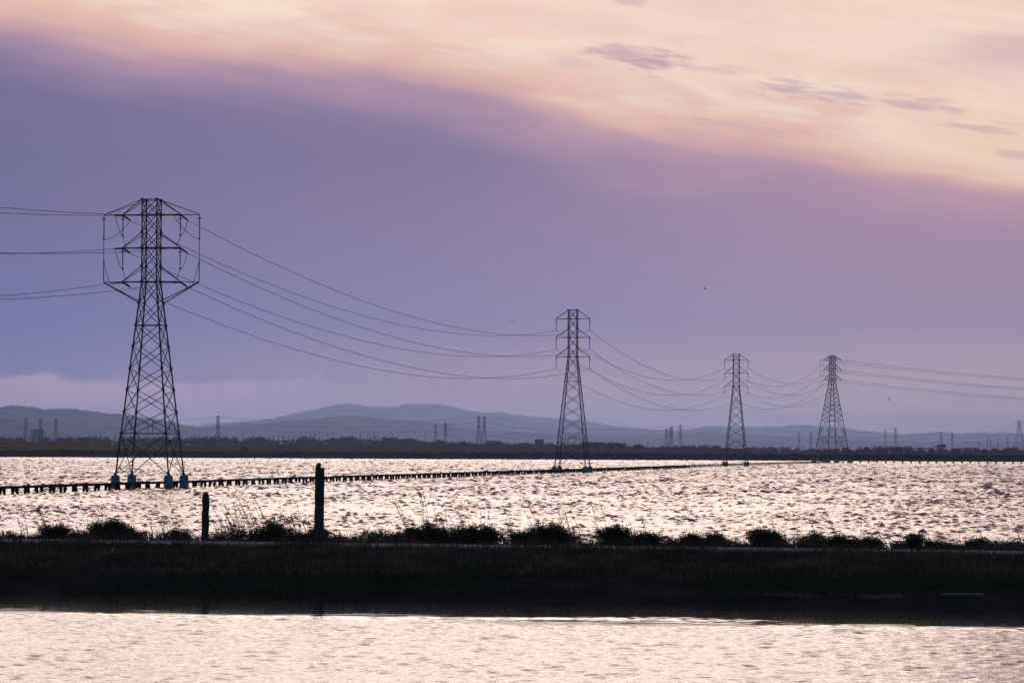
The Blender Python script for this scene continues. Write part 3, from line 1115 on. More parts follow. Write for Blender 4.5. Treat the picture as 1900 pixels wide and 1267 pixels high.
def walk(s, across=0.0, z=0.0):
    """a spot on the catwalk in coordinates of its own"""
    # follow the row of pylons
    nodes = [(-400, P1 - LDIR * 400), (0, P1), ((P2 - P1).length, P2), ((P2 - P1).length + (P3 - P2).length, P3), ((P2 - P1).length + (P3 - P2).length + (P4 - P3).length, P4)]
    for (s0, p0), (s1, p1) in zip(nodes[:-1], nodes[1:]):
        if s <= s1 or s1 == nodes[-1][0]:
            d = (p1 - p0).normalized()
            p = p0 + d * (s - s0)
            nrm = Vector((d.y, -d.x, 0))
            return p + nrm * across + Vector((0, 0, z)) - P1
    return None


PILES = [MB().lathe([(0.13 + 0.012 * k, -0.6), (0.15, 0.1), (0.185 + 0.012 * k, 0.5), (0.21, 0.66)], 7).mesh('pile') for k in range(3)]
STUB = MB().box((0, 0, 0), (0.40, 0.30, 0.12)).mesh('pile_cap')
g = np.random.default_rng(5)
near = 0
far_m = MB()
for i, s in enumerate(deck_s):
    for sd in (-1, 1):
        p = walk(s + g.normal(0, .12), sd * 0.22 + g.normal(0, .02), g.normal(0, 0.012))
        if near < 292:
            o = link('pile', PILES[int(g.integers(3))], M['timber'], cw)
            o.location = p
            o.rotation_euler = (g.normal(0, .06), -sd * 0.10 + g.normal(0, .07), 0)
            if g.random() < .05:
                o.rotation_euler[1] += g.choice([-.3, .3])
            near += 1
        else:
            far_m.lathe([(0.13, -0.6), (0.15, 0.66)], 6, p)
    if g.random() < 0.07:
        q0 = walk(s, -0.3, 0.62)
        q1 = walk(s + g.uniform(1.5, 2.6) * g.choice([-1, 1]), -0.35, 0.12)
        MB().bar(q0, q1, 0.10).build('diagonal_brace', M['timber'], cw)
tag(far_m.build('pile_row', M['timber'], cw), kind='stuff')
# deck planks laid along in lengths of one bay, uneven
for i, (s0, s1) in enumerate(zip(deck_s[:-1], deck_s[1:])):
    if i >= 280:
        break
    m = MB()
    jz = g.normal(0, 0.015)
    for ac, wd in ((-0.17, 0.30), (0.17, 0.30)):
        a_, b_ = walk(s0 + 0.01, ac, DECK_Z + jz), walk(s1 - 0.01, ac, DECK_Z + jz + g.normal(0, .01))
        m.bar(a_, b_, 0.22)
    a_, b_ = walk(s0, -0.02, DECK_Z - 0.10), walk(s1, -0.02, DECK_Z - 0.10)
    m.bar(a_, b_, 0.20)
    m.build('deck_board', M['timber'], cw)
    if g.random() < 0.05:
        q = walk(s0 + g.uniform(0, 3), 0, DECK_Z + 0.14)
        MB().box(q, (0.16, 0.16, 0.26)).build('bollard', M['timber'], cw)

# second catwalk: low posts that run off to the side beyond the end pylon
cr = empty('post_catwalk', P4 + Vector((5, 0, 0)))
tag(cr, 'row of small dark square posts with a thin rail, on water beyond the end pylon', 'catwalk')
POST = MB()
POST.box((0, 0, 0.22), (0.62, 0.5, 0.9)).box((0, 0, 0.72), (0.78, 0.6, 0.12))
POST = POST.mesh('square_post')
for i in range(-1, 46):
    o = link('square_post', POST, M['timber'], cr)
    o.location = ((-0.6 + i * 3.32), -i * 0.10, g.normal(0, 0.02))
MB().bar((-6, 0.2, 0.92), (150, -4.4, 0.92), 0.10).build('rail', M['timber'], cr)

# ------------------------------------------------------------------ posts, planks on the near bank
def timber_post(px, D, h, w, label, lean, chip):
    u, w_ = berm_uw(px, D)
    b = berm_pt(u, w_, -0.25)
    m = MB()
    gg = np.random.default_rng(int(px))
    prof = []
    n = 14
    for i in range(n + 1):
        t = i / n
        r = w / 2 * (1.02 - 0.06 * t + gg.normal(0, 0.015))
        prof.append((r, t * (h + 0.25)))
    prof[-1] = (prof[-1][0] * 0.72, prof[-1][1])
    prof.insert(-1, (prof[-2][0] * 0.97, prof[-1][1] - 0.05))
    m.lathe(prof, 10)
    for k, v in enumerate(m.v):
        t = v.z / (h + .25)
        v.x += lean * v.z + 0.012 * math.sin(v.z * 9 + v.x * 40)
        v.y += 0.012 * math.sin(v.z * 7 + v.y * 33)
        if chip and t > 0.86 and v.x > w * 0.18 + lean * v.z:
            v.z -= 0.22 * h * 0.35
    root = empty('timber_post', b)
    tag(root, label, 'post', 'old timber posts on the levee')
    m.build('shaft', M['post'], root)
    if chip:
        s = MB().box((w * 0.36, -w * 0.30, h * 0.50 + 0.25), (w * 0.30, w * 0.28, h * 0.92))
        for v in s.v:
            v.x += lean * v.z
        s.build('side_plank', M['post'], root)
    c = MB()
    for i in range(5):
        c.box((gg.uniform(-.25, .2) * w + lean * h, gg.uniform(-.2, .2) * w, h + 0.24 + gg.uniform(0, .03)), (w * .22, w * .22, .1))
    c.build('splintered_top', M['post'], root)
    if not chip:
        MB().bar((0.1, 0, h * .55), (0.35, 0, h * .55 + .02), 0.05).build('peg', M['post'], root)


timber_post(382, 124.6, 1.82, 0.29, 'short leaning timber post with rounded top among the weeds', 0.012, False)
timber_post(593, 123.0, 2.97, 0.37, 'tall thick timber post with a split notched top above the shrubs', 0.006, True)

u, w_ = berm_uw(1787, 101.8)
p = berm_pt(u, w_, 0.16)
m = MB().bar(p - BU * 0.66 + Vector((0, 0, .0)) - p, p + BU * 0.66 + Vector((0, 0, 0.02)) - p, 0.075)
o = m.build('driftwood_pole', material('bleached_wood', (0.32, 0.32, 0.32), (0.2, 0.2, 0.21), 4, 0.9))
o.location = p
tag(o, 'bleached driftwood pole lying on the pale mud bank at the water', 'driftwood')

p = at(468, 859, 1080)
o = MB().bar((0, 0, -0.8), (0.9, 0, 1.3), 0.16, 5, 0.1).box((0.93, 0, 1.38), (0.28, 0.2, 0.2)).build('stake', M['timber'])
o.location = (p.x, p.y, 0.0)
tag(o, 'thin leaning stake standing alone in the far water', 'stake')

# ------------------------------------------------------------------ far pylons in the haze
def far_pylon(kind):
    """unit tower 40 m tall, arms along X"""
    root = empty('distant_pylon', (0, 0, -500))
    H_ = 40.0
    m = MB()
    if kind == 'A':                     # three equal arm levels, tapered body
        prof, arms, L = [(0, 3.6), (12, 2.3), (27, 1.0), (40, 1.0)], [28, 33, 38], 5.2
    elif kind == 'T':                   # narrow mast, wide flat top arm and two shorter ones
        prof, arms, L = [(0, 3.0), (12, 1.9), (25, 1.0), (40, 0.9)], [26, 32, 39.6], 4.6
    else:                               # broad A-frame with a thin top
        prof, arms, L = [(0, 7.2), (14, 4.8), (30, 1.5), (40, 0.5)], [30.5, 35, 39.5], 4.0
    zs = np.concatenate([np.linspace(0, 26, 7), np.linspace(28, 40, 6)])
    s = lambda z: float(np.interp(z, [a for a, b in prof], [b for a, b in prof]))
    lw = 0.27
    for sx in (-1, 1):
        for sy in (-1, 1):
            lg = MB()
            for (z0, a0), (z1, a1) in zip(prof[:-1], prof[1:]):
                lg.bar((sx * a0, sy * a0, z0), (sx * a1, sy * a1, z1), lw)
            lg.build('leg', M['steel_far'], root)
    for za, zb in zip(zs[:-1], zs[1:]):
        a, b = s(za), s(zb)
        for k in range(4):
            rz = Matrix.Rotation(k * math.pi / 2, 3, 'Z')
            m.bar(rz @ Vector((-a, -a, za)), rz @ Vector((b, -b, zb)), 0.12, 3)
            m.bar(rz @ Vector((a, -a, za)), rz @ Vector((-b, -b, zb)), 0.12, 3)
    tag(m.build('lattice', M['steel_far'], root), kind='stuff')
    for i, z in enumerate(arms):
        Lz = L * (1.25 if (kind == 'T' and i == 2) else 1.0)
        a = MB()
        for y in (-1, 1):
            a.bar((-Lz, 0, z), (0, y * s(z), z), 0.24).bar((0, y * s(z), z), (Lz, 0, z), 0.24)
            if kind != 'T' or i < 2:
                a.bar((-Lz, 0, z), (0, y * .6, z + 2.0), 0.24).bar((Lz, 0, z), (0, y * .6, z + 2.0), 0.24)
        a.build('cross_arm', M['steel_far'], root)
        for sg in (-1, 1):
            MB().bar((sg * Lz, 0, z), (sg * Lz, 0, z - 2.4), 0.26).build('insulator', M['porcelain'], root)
    return root


FARK = {k: far_pylon(k) for k in 'ATC'}
used = set()
far_list = [
    # column, top row, distance, kind, heading, label
    (48, 777, 3600, 'A', 66, 'thin hazy pylon before the blue hillside, first in the row by the striped office block'),
    (75.5, 777, 3650, 'A', 66, 'hazy pylon standing right in front of the striped office block'),
    (104, 777, 3600, 'A', 78, 'dark-headed hazy pylon just beside the striped office block'),
    (405, 771, 3000, 'A', 74, 'dark-headed hazy pylon alone between the big pylon and the round bush'),
    (809, 788, 3800, 'A', 72, 'small pale pylon before the hills, lower of a close pair'),
    (827, 785, 3300, 'A', 62, 'small pylon before the hills, taller of a close pair'),
    (889, 772, 3200, 'A', 70, 'dark-topped twin pylon on the marsh, one with the darker head'),
    (899, 772, 3250, 'A', 70, 'twin pylon on the marsh, nearer to the second big pylon'),
    (1237, 795, 3200, 'A', 52, 'short dark pylon, first of the tight cluster before the distant hills'),
    (1244, 793.5, 3300, 'A', 60, 'middle pylon of the tight cluster before the distant hills'),
    (1247.5, 791, 4600, 'A', 70, 'fainter pylon peeping out behind the tight cluster'),
    (1263, 788, 4200, 'A', 35, 'pale pylon standing apart beside the tight cluster'),
    (1483, 802, 3900, 'T', 8, 'T-topped hazy pylon, farther from the end pylon in its pair'),
    (1505, 802, 3850, 'T', 8, 'T-topped hazy pylon beside the foot of the end pylon'),
    (1643, 796, 4600, 'T', 80, 'slim faint pylon with no arms showing, behind conifers'),
    (1662, 793, 4500, 'T', 20, 'faint pylon with two clear arm levels, behind dark trees'),
    (1747, 801, 3600, 'T', 5, 'T-topped pylon rising straight out of the umbrella tree'),
    (1767, 802, 3700, 'T', 5, 'T-topped pylon next to the umbrella tree'),
    (1816, 818, 4300, 'T', 20, 'very small faint pylon, first of the far row by the tall A-frame mast'),
    (1833, 814.5, 4600, 'T', 55, 'faint thin pylon with a slanting top in the far row'),
    (1838.5, 817, 4600, 'A', 60, 'faint thin pylon close against the slanting one'),
    (1852, 815, 4100, 'A', 66, 'dark narrow pylon in the far row by the tall A-frame mast'),
    (1870, 812, 4100, 'A', 12, 'pylon with drooping arms beside the tall A-frame mast'),
    (1892, 781, 3700, 'C', 10, 'tall A-frame lattice mast with wide-set legs above the trees'),
]
FAR_TOP = {}
for (px, py, D, kind, hd, label) in far_list:
    if kind in used:
        o = copy_tree(FARK[kind])
    else:
        o = FARK[kind]
        used.add(kind)
    p = at(px, py, D)
    zb = 1.0
    o.location = (p.x, p.y, zb)
    o.scale = ((p.z - zb) / 40.0,) * 3
    o.rotation_euler = (0, 0, R(hd))
    tag(o, label, 'transmission tower', 'hazy pylons beyond the far shore')
    FAR_TOP[px] = p

NICK = {104: 'the pylon by the office block', 405: 'the lone dark-headed pylon', 889: 'the twin pylons', 899: 'the twin pylons', 827: 'the close pair', 1263: 'the pale cluster pylon', 1237: 'the tight cluster',
        1483: 'the T-topped pair', 1505: 'the T-topped pair', 1747: 'the umbrella-tree pylon', 1767: 'the umbrella-tree pylons', 1892: 'the A-frame mast'}
for (a, b) in [(104, 405), (405, 889), (827, 1263), (899, 1237), (1263, 1483), (1505, 1747), (1767, 1892)]:
    for j, dz in enumerate((1.5, 8.0, 15.0)):
        pa, pb = FAR_TOP[a].copy(), FAR_TOP[b].copy()
        pa.z -= dz * 0.75
        pb.z -= dz * 0.75
        pts = catenary(pa, pb, 5.0, 24)
        m = MB().tube([p - pa for p in pts], 0.11, 3)
        o = m.build('power_line', M['cable'])
        o.location = pa
        tag(o, f'faint {lvl[j]} wire from {NICK[a]} to {NICK[b]}', 'power line', 'faint wires before the hills')

# ------------------------------------------------------------------ far buildings
p = at(70, 822, 5200)
bo = empty('office_block', (p.x, 5200, 1.0))
ztop = at(70, 798, 5200).z - 1.0
tag(bo, 'hazy office block with level window bands behind two thin pylons', 'building')
bw = 20.0
m = MB().box((0, 4, ztop / 2), (bw, 9, ztop)).box((-1, 4, ztop + 0.6), (bw * .72, 6, 1.4))
m.build('wall', M['wall'], bo)
for i in range(7):
    z = ztop - 1.1 - i * (ztop - 1.5) / 7.2
    MB().box((0, -0.45, z), (bw - .6, 0.2, 0.95)).build('window_band', M['glass_dark'], bo)
MB().box((0, 4, ztop + 0.1), (bw + .4, 9.4, 0.3)).build('roof', M['roof'], bo)


def low_building(px, pyt, pyb, wpx, D, mat, label, bands=1, roof='flat'):
    p = at(px, pyb, D)
    w = wpx / F * D
    h = (pyb - pyt) / F * D
    r = empty('low_building', p)
    tag(r, label, 'building', 'low buildings along the tree line')
    if roof == 'flat':
        MB().box((0, w * .3, h / 2 - 3), (w, w * .6, h + 6)).build('wall', mat, r)
        MB().box((0, w * .3, h + 0.15), (w * 1.04, w * .64, 0.3)).build('roof', M['roof'], r)
    else:
        MB().box((0, w * .3, h * .3 - 3), (w, w * .6, h * .6 + 6)).build('wall', mat, r)
        m = MB()
        b = w / 2 * 1.05
        m.v = [Vector(v) for v in ((-b, -.3, h * .6), (b, -.3, h * .6), (b, w * .63, h * .6), (-b, w * .63, h * .6), (-b, w * .3, h), (b, w * .3, h))]
        m.f = [(0, 1, 5, 4), (2, 3, 4, 5), (1, 2, 5), (3, 0, 4), (3, 2, 1, 0)]
        m.build('roof', mat, r)
    for i in range(bands):
        z = h * (i + 0.55) / (bands + .2)
        for k in range(3):
            MB().box(((k - 1) * w * .3, -0.06, z if roof == 'flat' else h * .32), (w * .2, 0.2, h * .16)).build('window', M['glass_dark'], r)


low_building(1001, 815.5, 825, 17, 2700, M['wall_blue'], 'blue-grey flat building among trees near the second pylon', 2)
low_building(1117, 828, 832, 9, 2450, M['wall'], 'pale gabled house at the foot of the dark trees by the second pylon', 1, 'gable')
low_building(1143, 829, 832, 6, 2500, M['wall'], 'tiny pale shed between two clumps of dark round trees', 1, 'gable')
low_building(1489, 837, 840.5, 9, 2500, M['wall'], 'long white shed under the trees below the T-topped pylons', 1)
low_building(1514, 837.5, 840.5, 5, 2500, M['wall'], 'small white shed by the footings of the end pylon', 1)
low_building(1678, 837, 839.5, 4, 2500, M['wall'], 'small pale shed at the foot of dark trees below the faint pylons', 1)
low_building(1686, 828.5, 833, 16, 3100, M['wall_blue'], 'blue-green low roof above the trees below the faint pylons', 1)
low_building(38, 817.5, 822.5, 3.4, 1900, M['wall_blue'], 'tiny pale blue hut on the mustard bank edge', 1)
low_building(915, 818, 822.5, 26, 3500, M['wall_blue'], 'long blue-grey shed behind the feet of the twin pylons', 1)

# houses scattered over the hill slopes: specks past counting
m = MB()
g = np.random.default_rng(17)
for i in range(95):
    px = g.choice([g.uniform(540, 780), g.uniform(780, 1080), g.uniform(20, 230), g.uniform(1240, 1430), g.uniform(440, 560)])
    if px < 235:
        D0, ylo, yhi = 8000, 795, 806
    else:
        D0, ylo, yhi = 9600, 785 + max(0, (px - 650) * 0.06), 806
    py = g.uniform(ylo, max(yhi, ylo + 3))
    # drop the house onto the slope by casting a ray later
    m.v  # keep
    ray_o = Vector((0, 0, CAM_H))
    d = (at(px, py, 9000) - ray_o).normalized()
    hit = None
    for name in ('middle_hills', 'left_hills', 'left_foothills'):
        pass
    hit = (px, py, g.uniform(4, 8))
    m.v
    if i == 0:
        houses = []
    houses.append(hit)
from mathutils.bvhtree import BVHTree
bv = []
for name in ('middle_hills', 'left_hills', 'left_foothills'):
    me = bpy.data.objects[name].data
    bv.append(BVHTree.FromPolygons([v.co for v in me.vertices], [tuple(p.vertices) for p in me.polygons]))
m = MB()
for px, py, w in houses:
    d = (at(px, py, 9000) - Vector((0, 0, CAM_H))).normalized()
    hits = [h for h in (t.ray_cast(Vector((0, 0, CAM_H)), d, 40000) for t in bv) if h[0] is not None]
    if not hits:
        continue
    h = min(hits, key=lambda q: q[3])[0]
    m.box((h.x, h.y, h.z + 1.0), (w * 1.5, w, 5.0), g.uniform(0, 3))
tag(m.build('hillside_houses', M['house'], None), kind='stuff')

# ------------------------------------------------------------------ trees far off
def blob_crown(m, c, r, n, g, flat=1.0):
    """leaf clumps spread through an ellipsoid"""
    for _ in range(n):
        d = Vector(g.normal(0, 1, 3)).normalized() * (g.uniform(0.35, 1.0) ** 0.5)
        p = Vector((c[0] + d.x * r[0], c[1] + d.y * r[1], c[2] + d.z * r[2] * flat))
        s = g.uniform(0.10, 0.22) * (r[0] + r[2])
        a = Vector(g.normal(0, 1, 3)).normalized()
        b_ = a.orthogonal().normalized()
        c_ = a.cross(b_)
        i = len(m.v)
        m.v += [p + b_ * s, p + c_ * s * .8, p - b_ * s * .9, p - c_ * s * .7]
        m.f.append((i, i + 1, i + 2, i + 3))


def tree_proto(kind, seed):
    """tree of unit height ten"""
    g = np.random.default_rng(seed)
    m, tr = MB(), MB()
    if kind == 'conifer':
        tr.bar((0, 0, -1), (0, 0, 9.3), 0.34, 5, 0.08)
        wd = g.uniform(1.2, 1.8)
        for i in range(15):
            t = i / 14
            r = wd * (1 - t) ** 0.8 * g.uniform(0.75, 1.15) + 0.14
            blob_crown(m, (g.normal(0, .1), g.normal(0, .1), 1.3 + t * 8.6), (r, r, 0.55), int(22 - 12 * t), g)
    elif kind == 'cypress':
        tr.bar((0, 0, -1), (0, 0, 8.5), 0.3, 5, 0.08)
        for i in range(12):
            t = i / 11
            r = 0.75 * math.sin(math.pi * min(1, 0.2 + t * .8)) + 0.12
            blob_crown(m, (0, 0, 0.8 + t * 9.0), (r, r, 0.6), 14, g)
    elif kind == 'round':
        tr.bar((0, 0, -1), (0.2, 0, 4), 0.6, 6, 0.35).bar((0.2, 0, 3.5), (-1.6, .4, 7), 0.32, 5, .12).bar((0.2, 0, 3.8), (1.6, -.3, 7.4), 0.32, 5, .12)
        for i in range(9):
            blob_crown(m, (g.uniform(-2.6, 2.6), g.uniform(-2, 2), g.uniform(3.6, 7.8)), (g.uniform(1.4, 2.2),) * 2 + (g.uniform(1.1, 1.7),), 34, g)
    elif kind == 'umbrella':
        tr.bar((0, 0, -1), (0.1, 0, 5.5), 0.55, 6, 0.4)
        for a in range(6):
            th = a * 1.05
            tr.bar((0.1, 0, 5), (2.6 * math.cos(th), 2.6 * math.sin(th), 7.6), 0.26, 4, 0.1)
        for i in range(14):
            th, rr = g.uniform(0, 6.28), 3.1 * g.uniform(0, 1) ** .5
            blob_crown(m, (rr * math.cos(th), rr * math.sin(th), 8.6 - rr * rr * 0.14), (1.2, 1.2, 0.75), 30, g)
    elif kind == 'palm':
        tr.tube([(0, 0, -1), (0.1, 0, 4), (0.0, 0, 9)], [.22, .18, .16], 6)
        for a in range(16):
            th = a * 0.393
            rr = g.uniform(1.1, 1.7)
            pts = [Vector((math.cos(th) * rr * t, math.sin(th) * rr * t, 9 + 1.0 * t - 2.2 * t * t)) for t in (0, .35, .7, 1)]
            i = len(m.v)
            nrm = Vector((-math.sin(th), math.cos(th), 0))
            for q, wq in zip(pts, (.08, .28, .24, .03)):
                m.v += [q - nrm * wq, q + nrm * wq]
            for k in range(3):
                m.f.append((i + 2 * k, i + 2 * k + 1, i + 2 * k + 3, i + 2 * k + 2))
    else:                                   # low scrub
        tr.bar((0, 0, -1), (0, 0, 3), 0.4, 5, .2)
        for i in range(8):
            blob_crown(m, (g.uniform(-3.4, 3.4), g.uniform(-2, 2), g.uniform(2.0, 7.0)), (g.uniform(1.6, 2.6),) * 2 + (g.uniform(1.5, 2.4),), 30, g)
    return tr.mesh('trunk'), m.mesh('crown')


LINE_TREES = []
PROTO = {k: [tree_proto(k, 100 + 7 * i + 31 * j) for i in range(4)] for j, k in enumerate(('conifer', 'cypress', 'round', 'umbrella', 'palm', 'scrub'))}
KINDLAB = {'conifer': 'pointed dark conifer in the hazy tree line behind the far shore', 'cypress': 'slender spire-like tree in the hazy tree line behind the far shore',
           'round': 'rounded broad tree in the hazy tree line behind the far shore', 'scrub': 'low spreading tree in the hazy tree line behind the far shore',
           'palm': 'tiny palm with a tufted head above the hazy tree line', 'umbrella': 'flat-topped tree with bare limbs in the hazy tree line'}
KINDGRP = {'conifer': 'conifers in the far tree line', 'cypress': 'spire trees in the far tree line', 'round': 'round trees in the far tree line', 'scrub': 'low trees in the far tree line',
           'palm': 'palms in the far tree line', 'umbrella': 'flat-topped trees in the far tree line'}


def plant_tree(kind, px, pytop, D, zb, wide=1.0, label=None, seed=0, group=None, cat='tree', name=None):
    p = at(px, pytop, D)
    h = p.z - zb
    if h < 0.8:
        return
    r = empty(name or {'conifer': 'conifer_tree', 'cypress': 'cypress_tree', 'round': 'broadleaf_tree', 'umbrella': 'umbrella_tree', 'palm': 'palm_tree', 'scrub': 'low_tree'}[kind], (p.x, D, zb), seed * 1.7)
    r.scale = (h / 10 * wide, h / 10 * wide, h / 10)
    tag(r, label or KINDLAB[kind], cat, group if label else KINDGRP[kind])
    if not label:
        LINE_TREES.append((px, r, kind))
    tr, cr_ = PROTO[kind][seed % 4]
    link('trunk', tr, M['bark'], r)
    link('crown', cr_, M['far_leaf'], r)
    return r


g = np.random.default_rng(71)
tops = np.array([(-60, 812), (0, 811), (60, 813), (120, 811), (230, 812), (300, 811), (345, 812), (400, 811), (440, 812), (520, 811), (580, 810), (640, 810), (700, 810), (745, 813), (800, 816), (860, 819), (900, 821),
                 (960, 820), (1030, 820), (1100, 818), (1160, 821), (1200, 825), (1260, 826), (1330, 825), (1400, 829), (1440, 828), (1500, 831), (1580, 830), (1630, 827), (1700, 830), (1760, 829), (1830, 830), (1900, 830), (1960, 829)], float)
px = -50.0
k = 0
while px < 1955:
    t = float(np.interp(px, tops[:, 0], tops[:, 1]))
    if px < 745:
        kind = g.choice(['conifer', 'cypress', 'round', 'scrub'], p=[.42, .16, .22, .20])
        t += abs(g.normal(0, 3.0)) - 6.0
        if kind in ('conifer', 'cypress') and g.random() < .4:
            t -= g.uniform(1, 4)
        step = g.uniform(5, 11)
        D = g.uniform(3200, 3420)
    else:
        kind = g.choice(['round', 'scrub', 'conifer', 'cypress', 'umbrella'], p=[.36, .36, .14, .10, .04])
        t += abs(g.normal(0, 2.2)) - 2.6
        if kind in ('conifer', 'cypress'):
            t -= g.uniform(0, 4)
        step = g.uniform(6, 12)
        D = g.uniform(3180, 3400) if px < 1060 else g.uniform(2750, 3150)
    plant_tree(kind, px, t, D, 1.2, g.uniform(.9, 1.5) * (1.25 if kind in ('round', 'scrub') else 1), seed=k)
    px += step
    k += 1
for px_ in (1428, 1453, 1490.5):
    plant_tree('palm', px_, 826.5, 2800, 1.2, 1.0, seed=k)
    k += 1
for (px_, t, D, zb, wd, kind, lab) in [
    (1747, 822.5, 2450, 1.2, 1.55, 'umbrella', 'big dark umbrella-crowned tree with a pylon rising behind it'),
    (1114, 817, 2480, 1.2, 1.6, 'round', 'dark spreading tree behind the pale gabled house by the second pylon'),
    (1134, 819.5, 2500, 1.2, 1.7, 'round', 'second dark spreading tree next to the gabled house'),
    (1154, 820.5, 2520, 1.2, 1.6, 'round', 'broad dome-shaped dark tree between the shed and the peaked tree'),
    (1183, 820.8, 2540, 1.2, 1.3, 'round', 'dark tree rising to a rounded peak, before the tight pylon cluster'),
    (730, 809, 3000, 4, 1.3, 'umbrella', 'tall round-headed tree at the end of the conifer row'),
    (757, 810.5, 3000, 4, 1.6, 'umbrella', 'arching tree with sky showing through, past the conifer row'),
    (820, 814, 3000, 4, 1.7, 'round', 'dark domed tree at the foot of the close pylon pair'),
    (860, 815.5, 3000, 4, 1.2, 'round', 'dark small tree between the pylon pair and the twin pylons'),
    (876, 817, 3000, 4, 1.2, 'round', 'dark small tree close beside the twin pylons'),
    (933, 817.5, 3000, 4, 2.3, 'scrub', 'flat dark clump of trees just past the twin pylons'),
    (976, 819, 3000, 4, 1.7, 'round', 'dark clump of trees before the blue-grey building'),
    (1267, 825, 2700, 1.2, 1.5, 'round', 'dark domed tree below the pale pylon of the cluster'),
    (1666, 826.5, 2600, 1.2, 2.3, 'scrub', 'wide dark clump of trees in front of the two faint pylons'),
]:
    plant_tree(kind, px_, t, D, zb, wd, lab, k, 'dark trees that stand out from the far tree line')
    k += 1
# each tree of the line is told by its place after a landmark
MARKS = [(-60, 'the frame edge'), (48, 'the first thin pylon'), (79, 'the office block'), (104, 'the dark-headed pylon'), (235, 'the big pylon'), (330, "the big pylon's outer leg"), (405, 'the lone hazy pylon'), (456, 'the black bush'), (500, 'the fan of stalks'),
         (593, 'the tall post'), (650, 'the middle hill crest'), (730, 'the round-headed tree'), (827, 'the close pylon pair'), (899, 'the twin pylons'), (1001, 'the blue-grey building'), (1063, 'the second pylon'), (1117, 'the gabled house'),
         (1183, 'the peaked dark tree'), (1250, 'the tight pylon cluster'), (1367, 'the third pylon'), (1430, 'the first palm'), (1494, 'the T-topped pair'), (1545, 'the end pylon'), (1650, 'the faint pylon pair'), (1747, 'the umbrella tree'), (1833, 'the slanting thin pylon')]
ORD = ['first', 'second', 'third', 'fourth', 'fifth', 'sixth', 'seventh', 'eighth', 'ninth', 'tenth', 'eleventh', 'twelfth', 'thirteenth', 'fourteenth', 'fifteenth', 'sixteenth', 'seventeenth', 'eighteenth', 'nineteenth', 'twentieth']
SHAPE = {'conifer': 'pointed conifer', 'cypress': 'slender spire tree', 'round': 'rounded tree', 'scrub': 'low spreading tree', 'palm': 'tiny palm', 'umbrella': 'flat-topped tree'}
count = {}
for (tpx, r_, kd) in sorted(LINE_TREES, key=lambda q: q[0]):
    mk = [m_ for m_ in MARKS if m_[0] <= tpx][-1][1]
    c_ = count[mk, kd] = count.get((mk, kd), 0) + 1
    r_['label'] = f'{SHAPE[kd]} in far tree line, {ORD[c_ - 1]} right of {mk}'
# bushes on the far shore
for (px_, t, D, zb, wd, lab) in [(456, 827.5, 1530, 2.6, 1.15, 'round black bush standing alone on the far levee'), (1131, 833.7, 1900, 1.2, 1.0, 'small round black bush on the marsh beside the second pylon')]:
    plant_tree('scrub', px_, t, D, zb, wd * 1.3, lab, k, 'lone bushes on the far shore', 'bush', 'round_bush')
    k += 1

# the unbroken low wood between them
m = MB()
g = np.random.default_rng(72)
for i in range(5200):
    px_ = g.uniform(-150, 2050)
    t = float(np.interp(px_, tops[:, 0], tops[:, 1])) + 7.0
    D = g.uniform(3050, 3500) if px_ < 1060 else g.uniform(2700, 3150)
    p = at(px_, t + g.uniform(0, 1) ** 1.6 * 14, D)
    if p.z < 1:
        continue
    s_ = g.uniform(1.2, 2.6)
    a = Vector(g.normal(0, 1, 3)).normalized()
    b_ = a.orthogonal().normalized()
    c_ = a.cross(b_)
    i0 = len(m.v)
    m.v += [p + b_ * s_, p + c_ * s_ * .8, p - b_ * s_ * .9, p - c_ * s_ * .7]
    m.f.append((i0, i0 + 1, i0 + 2, i0 + 3))
tag(m.build('treeline', M['far_leaf'], None), kind='stuff')
# rough scrub on the far levee and marsh
m = MB()
for i in range(5000):
    X = g.uniform(-420, 420)
    D = SH + g.choice([g.uniform(6, 40), g.uniform(60, 700)])
    z = 2.6 if D < SH + 42 else 1.4
    sx, sz = g.uniform(0.3, 1.6), g.uniform(0.25, 0.8)
    i0 = len(m.v)
    y2 = g.uniform(-.6, .6)
    m.v += [Vector((X - sx, D, z - .5)), Vector((X + sx, D + y2, z - .5)), Vector((X + sx * .5, D + y2, z + sz)), Vector((X - sx * .4, D, z + sz * g.uniform(.5, 1)))]
    m.f.append((i0, i0 + 1, i0 + 2, i0 + 3))
tag(m.build('shore_scrub', M['shore'], None), kind='stuff')


# ------------------------------------------------------------------ near shrubs, weeds and grass
def leaves_mesh(name, P, Dv, L, W):
    """one slim folded leaf per row: base P, direction Dv, length L, width W"""
    n = len(P)
    g = rng
    ref = g.normal(0, 1, (n, 3))
    sd = np.cross(Dv, ref)
    sd /= np.linalg.norm(sd, axis=1, keepdims=True) + 1e-9
    mid = P + Dv * (L * 0.58)[:, None]
    tip = P + Dv * L[:, None]
    w = (W * 0.5)[:, None]
    V = np.stack([P, mid + sd * w, tip, mid - sd * w], 1).reshape(-1, 3)
    return np_mesh(name, V, np.arange(n * 4).reshape(n, 4))


